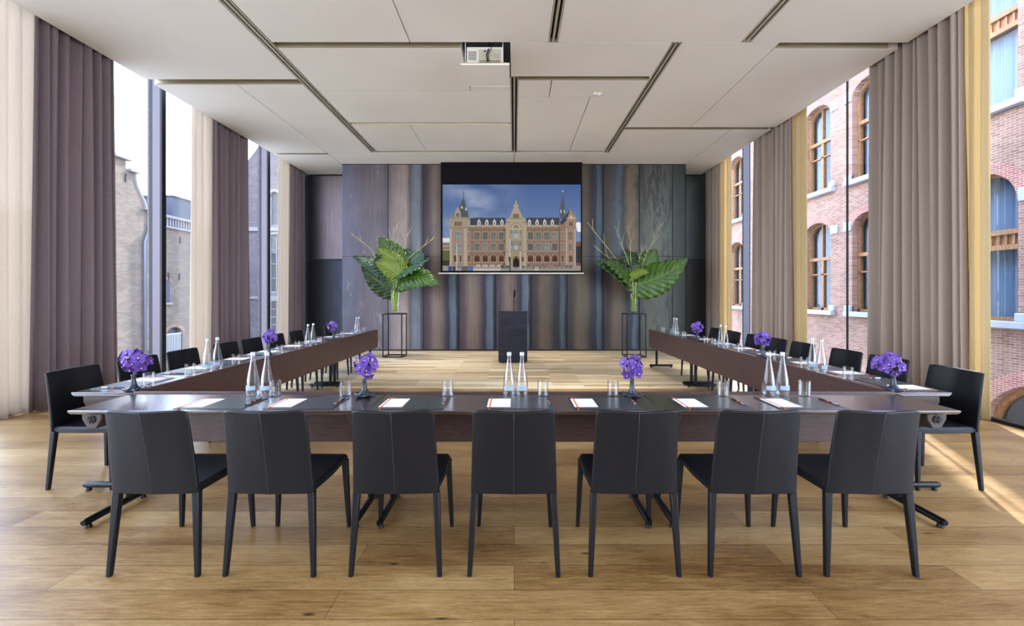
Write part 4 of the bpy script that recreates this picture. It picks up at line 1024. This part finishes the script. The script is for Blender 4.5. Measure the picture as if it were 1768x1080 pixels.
def spray(seed, loc, w, h, lean, n, label, label_v):
    rnd = random.Random(seed)
    place(VAS, loc, rnd.uniform(0, 6), label_v)
    t = tag(empty('orchid_spray', (loc[0], loc[1], loc[2]+0.118)), label, 'flower', 'purple orchid sprays')
    top = h
    MB().tube([(0, 0, -0.03), (0.003, 0, 0.02), (lean*0.4, 0, top*0.45), (lean, 0, top*0.8)], 0.0028, 6).build('stem', 'stem_green', t, smooth=True)
    n = int(n*1.15)
    for k in range(n):
        cz = 1-2*(k+0.5)/n; a = k*2.39996+rnd.uniform(-0.2, 0.2); rh = math.sqrt(max(0, 1-cz*cz)); q_ = rnd.uniform(0.50, 0.90)
        z = top*0.53+top*0.5*cz*q_*1.02; x = lean*z/top+w/2*q_*rh*math.cos(a); y = w*0.36*q_*rh*math.sin(a)
        o = BL.copy() if bl_used[0] else BL
        if bl_used[0]: COL.objects.link(o)
        bl_used[0] = True
        o.parent = t; o.location = (x, y, z)
        d = Vector((x*1.1, y-0.025, (z-top*0.5)*0.8)).normalized()
        o.rotation_euler = d.to_track_quat('-Y', 'Z').to_euler(); o.rotation_euler.rotate_axis('Y', rnd.uniform(-0.5, 0.5))
        s_ = rnd.uniform(0.92, 1.22); o.scale = (s_, s_, s_)
        MB().tube([(lean*z/top*0.6, 0, z*0.55), (x*0.6, y*0.6, z*0.85), (x, y, z)], 0.0016, 5).build('flower_stalk', 'stem_green', t, smooth=True)
for i, (loc, w, h, ln, n, l, lv) in enumerate([
        ((-1.045, 2.965, TZ), 0.19, 0.175, 0.02, 13, 'purple orchid spray on the front table row, left of centre', 'blue-grey flared bud vase on the front table row, left of centre'),
        ((0.82, 2.965, TZ), 0.17, 0.165, 0.02, 13, 'purple orchid spray on the front table row, right of centre', 'blue-grey flared bud vase on the front table row, right of centre'),
        ((-2.80, 3.13, TZ), 0.23, 0.19, 0.0, 14, 'purple orchid spray on the left table row, nearest the camera', 'blue-grey flared bud vase on the left table row, nearest the camera'),
        ((-2.80, 4.86, TZ), 0.19, 0.19, 0.0, 12, 'purple orchid spray on the left table row, between the two others there', 'blue-grey flared bud vase on the left table row, between the two others there'),
        ((-2.81, 6.62, TZ), 0.19, 0.19, -0.04, 12, 'purple orchid spray on the left table row, farthest from the camera', 'blue-grey flared bud vase on the left table row, farthest from the camera'),
        ((2.78, 3.12, TZ), 0.25, 0.155, -0.05, 14, 'wide purple orchid spray on the right table row, nearest the camera', 'blue-grey flared bud vase on the right table row, nearest the camera'),
        ((2.77, 4.74, TZ), 0.17, 0.18, 0.0, 12, 'purple orchid spray on the right table row, between the two others there', 'blue-grey flared bud vase on the right table row, between the two others there'),
        ((2.77, 6.44, TZ), 0.18, 0.18, 0.0, 12, 'purple orchid spray on the right table row, farthest from the camera', 'blue-grey flared bud vase on the right table row, farthest from the camera')]):
    spray(20+i, loc, w, h, ln, n, l, lv)

# ---------------------------------------------------------------- pedestals, glass vases, big leaves
def pedestal(x, y, label):
    t = tag(empty('frame_pedestal', (x, y, 0)), label, 'pedestal')
    w, h, r = 0.215, 1.01, 0.011
    for sx_ in (-1, 1):
        for sy_ in (-1, 1): bx(sx_*w-r, sx_*w+r, sy_*w-r, sy_*w+r, 0, h).build('leg', 'black_metal', t)
    for z, nm in ((0.0, 'bottom_frame'), (h-2*r, 'top_frame')):
        f = MB()
        for s_ in (-1, 1):
            f.box(-w+r, w-r, s_*w-r, s_*w+r, z, z+2*r).box(s_*w-r, s_*w+r, -w+r, w-r, z, z+2*r)
        f.build(nm, 'black_metal', t)
    bx(-w+r, w-r, -w+r, w-r, h-0.006, h+0.001).build('glass_top', 'window_glass', t)
    return h+0.001
def vase(x, y, z, label):
    o = MB().lathe([(0.0, 0.0), (0.085, 0.0), (0.09, 0.01), (0.125, 0.72), (0.119, 0.72), (0.084, 0.035), (0.0, 0.035)], 32).build('glass_vase', 'vase_glass', smooth='auto', loc=(x, y, z))
    return tag(o, label, 'vase')
def leaf(t, B_, T_, wd, mt, arch=(0, 0, 0.1), face=(0, -1, 0.2), wave=0.02, fold=0.12, seed=0, back=0.12):
    B_, T_, arch, face = Vector(B_), Vector(T_), Vector(arch), Vector(face).normalized()
    d = (T_-B_); L = d.length; side = d.cross(face).normalized(); nrm = side.cross(d).normalized()
    rnd = random.Random(seed); p1 = rnd.uniform(0, 6)
    def fn(u, v):
        s_ = (u-0.5)*2
        # heart-shaped outline with drooping basal lobes
        wv = (math.sin(PI*(0.10+0.90*v)**0.62))**0.85*(1.0) if v < 0.999 else 0.0
        a = abs(s_)
        tb = v-back*(1-v)**3*a*1.4
        pos = B_+d*tb+arch*4*tb*(1-tb)
        edge = wave*(a**3)*math.sin(v*40+p1+s_*2)
        sc = 1+0.06*math.sin(v*62+p1)*(a > 0.9)
        return pos+side*(s_*wd*0.60*wv*sc)+nrm*(-fold*wd*a*a*wv+edge+0.030*math.sin(v*62-a*17)*a**0.7*(1-0.5*v))
    return MB().grid(14, 40, fn).build('leaf', mt, t, smooth=True, solid=0.003)
def bouquet(cx, cy, z0, px0, pyb, leaves, twigs, label):
    """leaf positions are given in metres relative to the vase mouth: x right, z up, y towards the wall"""
    t = tag(empty('leaf_arrangement', (cx, cy, z0+0.045)), label, 'plant')
    mz = 0.68
    for i, (b, tp, wd, mt, arch, face, kw) in enumerate(leaves):
        b3 = Vector((b[0], b[2], mz+b[1])); t3 = Vector((tp[0], tp[2], mz+tp[1]))
        leaf(t, b3, t3, wd, mt, arch, face, seed=i, **kw)
        a = i*2.4; c0 = (0.05*math.cos(a), 0.05*math.sin(a), 0.0)
        MB().tube([c0, (0.07*math.cos(a+2), 0.07*math.sin(a+2), mz*0.55), (b3.x*0.3, b3.y*0.3, mz*0.98), b3*0.98], [0.010, 0.011, 0.011, 0.008], 8).build('stalk', 'stem_green', t, smooth=True)
    rnd = random.Random(int(cx*100))
    for (x0, z0_, x1, z1_, n) in twigs:
        pts = []
        for k in range(7):
            f = k/6; pts.append(Vector((x0+(x1-x0)*f+rnd.uniform(-0.015, 0.015), 0.03+0.05*f, mz+z0_+(z1_-z0_)*f**0.95)))
        tw_ = MB().tube([(0.0, 0.02, 0.3)]+pts, [0.008]+[0.008-0.0009*k for k in range(7)], 6)
        for k in range(n):
            q = pts[2+k % 4]; s_ = 1 if k % 2 else -1; l = rnd.uniform(0.12, 0.3)
            dv = (pts[5]-pts[2]).normalized(); dv = Vector((dv.x*0.8+s_*0.45*abs(dv.z)+0.1*s_, rnd.uniform(-0.2, 0.2), dv.z*0.8+0.35)).normalized()
            tw_.tube([q, q+dv*l*0.5+Vector((0, 0, 0.01)), q+dv*l+Vector((0, 0, 0.04))], [0.005, 0.004, 0.002], 5)
        tw_.build('twig', 'twig', t, smooth=True)
    return t
ZP = pedestal(-2.80, 9.99, 'tall thin black metal frame pedestal left of the screen')
pedestal(2.80, 9.97, 'tall thin black metal frame pedestal right of the screen')
vase(-2.80, 9.99, ZP, 'tall clear glass vase on the left pedestal'); vase(2.80, 9.97, ZP, 'tall clear glass vase on the right pedestal')
# convert crop pixels to metres about the vase mouth
def LZ(u, v): return ((600+u/4.694-681.5)*0.0136, (487-(400+v/4.694))*0.0136)
def RZp(u, v): return ((1010+u/4.32-1092)*0.0136, (487-(380+v/4.32))*0.0136)
def lf(cv, b, tp, yb, yt, wd, mt, arch, face, **kw):
    b_, t_ = cv(*b), cv(*tp); return ((b_[0], b_[1], yb), (t_[0], t_[1], yt), wd, mt, arch, face, kw)
left_leaves = [
    lf(LZ, (395, 320), (262, 48), 0.0, -0.10, 0.62, 'leaf_mid', (0.06, 0, 0.03), (0.1, -1, 0.1), wave=0.02),
    lf(LZ, (450, 320), (606, 165), 0.12, 0.10, 0.62, 'leaf_blue', (0, 0, 0.08), (-0.1, -1, 0.25), wave=0.02),
    lf(LZ, (450, 300), (470, 125), 0.16, 0.2, 0.56, 'leaf_blue', (0.03, 0, 0.02), (0.15, -1, 0.25)),
    lf(LZ, (440, 350), (625, 300), 0.06, 0.1, 0.56, 'leaf_dark', (0, 0, 0.06), (0, -1, 0.1)),
    lf(LZ, (310, 330), (74, 208), -0.06, -0.30, 0.38, 'leaf_blue', (0, 0, 0.06), (0.1, -0.8, 0.8)),
    lf(LZ, (370, 480), (132, 275), 0.0, -0.20, 0.46, 'leaf_dark', (-0.03, 0, -0.05), (-0.1, -1, 0.2), wave=0.025),
    lf(LZ, (445, 305), (243, 140), -0.10, -0.20, 0.30, 'leaf_light', (0.04, 0, 0.05), (-0.2, -1, 0.3)),
    lf(LZ, (425, 350), (250, 250), -0.14, -0.30, 0.42, 'leaf_light', (0.03, 0, 0.03), (-0.1, -1, 0.1)),
    lf(LZ, (390, 430), (330, 370), -0.1, -0.2, 0.30, 'leaf_mid', (0, 0, 0.02), (0.2, -1, 0.1)),
    lf(LZ, (330, 290), (225, 180), 0.02, 0.02, 0.34, 'leaf_dark', (0, 0, 0.02), (0.2, -1, 0.1)),
    lf(LZ, (430, 335), (690, 222), -0.10, -0.35, 0.36, 'leaf_blue', (0, 0, -0.03), (0.15, -0.6, 1.0), wave=0.02),
    lf(LZ, (435, 395), (772, 440), -0.06, -0.30, 0.50, 'leaf_mid', (0.0, 0, 0.14), (0.0, -1, 0.35), wave=0.03),
    lf(LZ, (420, 420), (560, 330), 0.05, -0.05, 0.36, 'leaf_dark', (0, 0, 0.03), (0, -1, 0.0)),
]
left_tw = [(-0.55, 0.75, -1.08, 1.16, 3), (-0.1, 0.2, -0.05, 1.32, 8), (0.3, 0.55, 0.88, 1.04, 4), (-0.3, 0.5, -0.42, 1.10, 3), (0.1, 0.4, 0.28, 1.16, 4)]
bouquet(-2.80, 9.99, ZP, 0, 0, left_leaves, left_tw, 'big green elephant-ear leaves with bare twigs in the left glass vase')
right_leaves = [
    lf(RZp, (370, 370), (300, 214), 0.05, 0.12, 0.46, 'leaf_dark', (0, 0, 0.02), (0.1, -1, 0.2)),
    lf(RZp, (300, 370), (240, 290), 0.06, 0.15, 0.36, 'leaf_blue', (0, 0, 0.02), (0.3, -1, 0.4)),
    lf(RZp, (430, 375), (526, 214), 0.05, 0.05, 0.46, 'leaf_mid', (0.02, 0, 0.04), (-0.1, -1, 0.2)),
    lf(RZp, (395, 300), (440, 230), 0.15, 0.2, 0.4, 'leaf_blue', (0, 0, 0), (0, -1, 0.3)),
    lf(RZp, (330, 455), (50, 330), 0.0, -0.20, 0.40, 'leaf_dark', (0.0, 0, 0.16), (-0.1, -1, 0.3), wave=0.03),
    lf(RZp, (320, 440), (120, 325), -0.08, -0.28, 0.30, 'leaf_mid', (0, 0, 0.08), (-0.1, -0.9, 0.5), wave=0.03),
    lf(RZp, (375, 480), (725, 292), -0.05, -0.25, 0.66, 'leaf_mid', (0.05, 0, -0.06), (0.1, -1, 0.3), wave=0.02),
    lf(RZp, (320, 420), (440, 395), -0.12, -0.28, 0.24, 'leaf_light', (0, 0, 0.06), (0, -0.9, 0.6)),
    lf(RZp, (345, 370), (410, 330), -0.02, 0.0, 0.3, 'leaf_dark', (0, 0, 0.02), (0, -1, 0.1)),
]
right_tw = [(-0.28, 0.35, -1.08, 1.42, 5), (-0.1, 0.4, -0.42, 1.34, 4), (-0.05, 0.4, -0.10, 1.42, 4), (0.15, 0.3, 0.68, 1.40, 6), (-0.2, 0.3, -0.95, 0.86, 3), (0.05, 0.3, 0.30, 0.95, 3)]
bouquet(2.80, 9.97, ZP, 0, 0, right_leaves, right_tw, 'big green elephant-ear leaves with many bare twigs in the right glass vase')
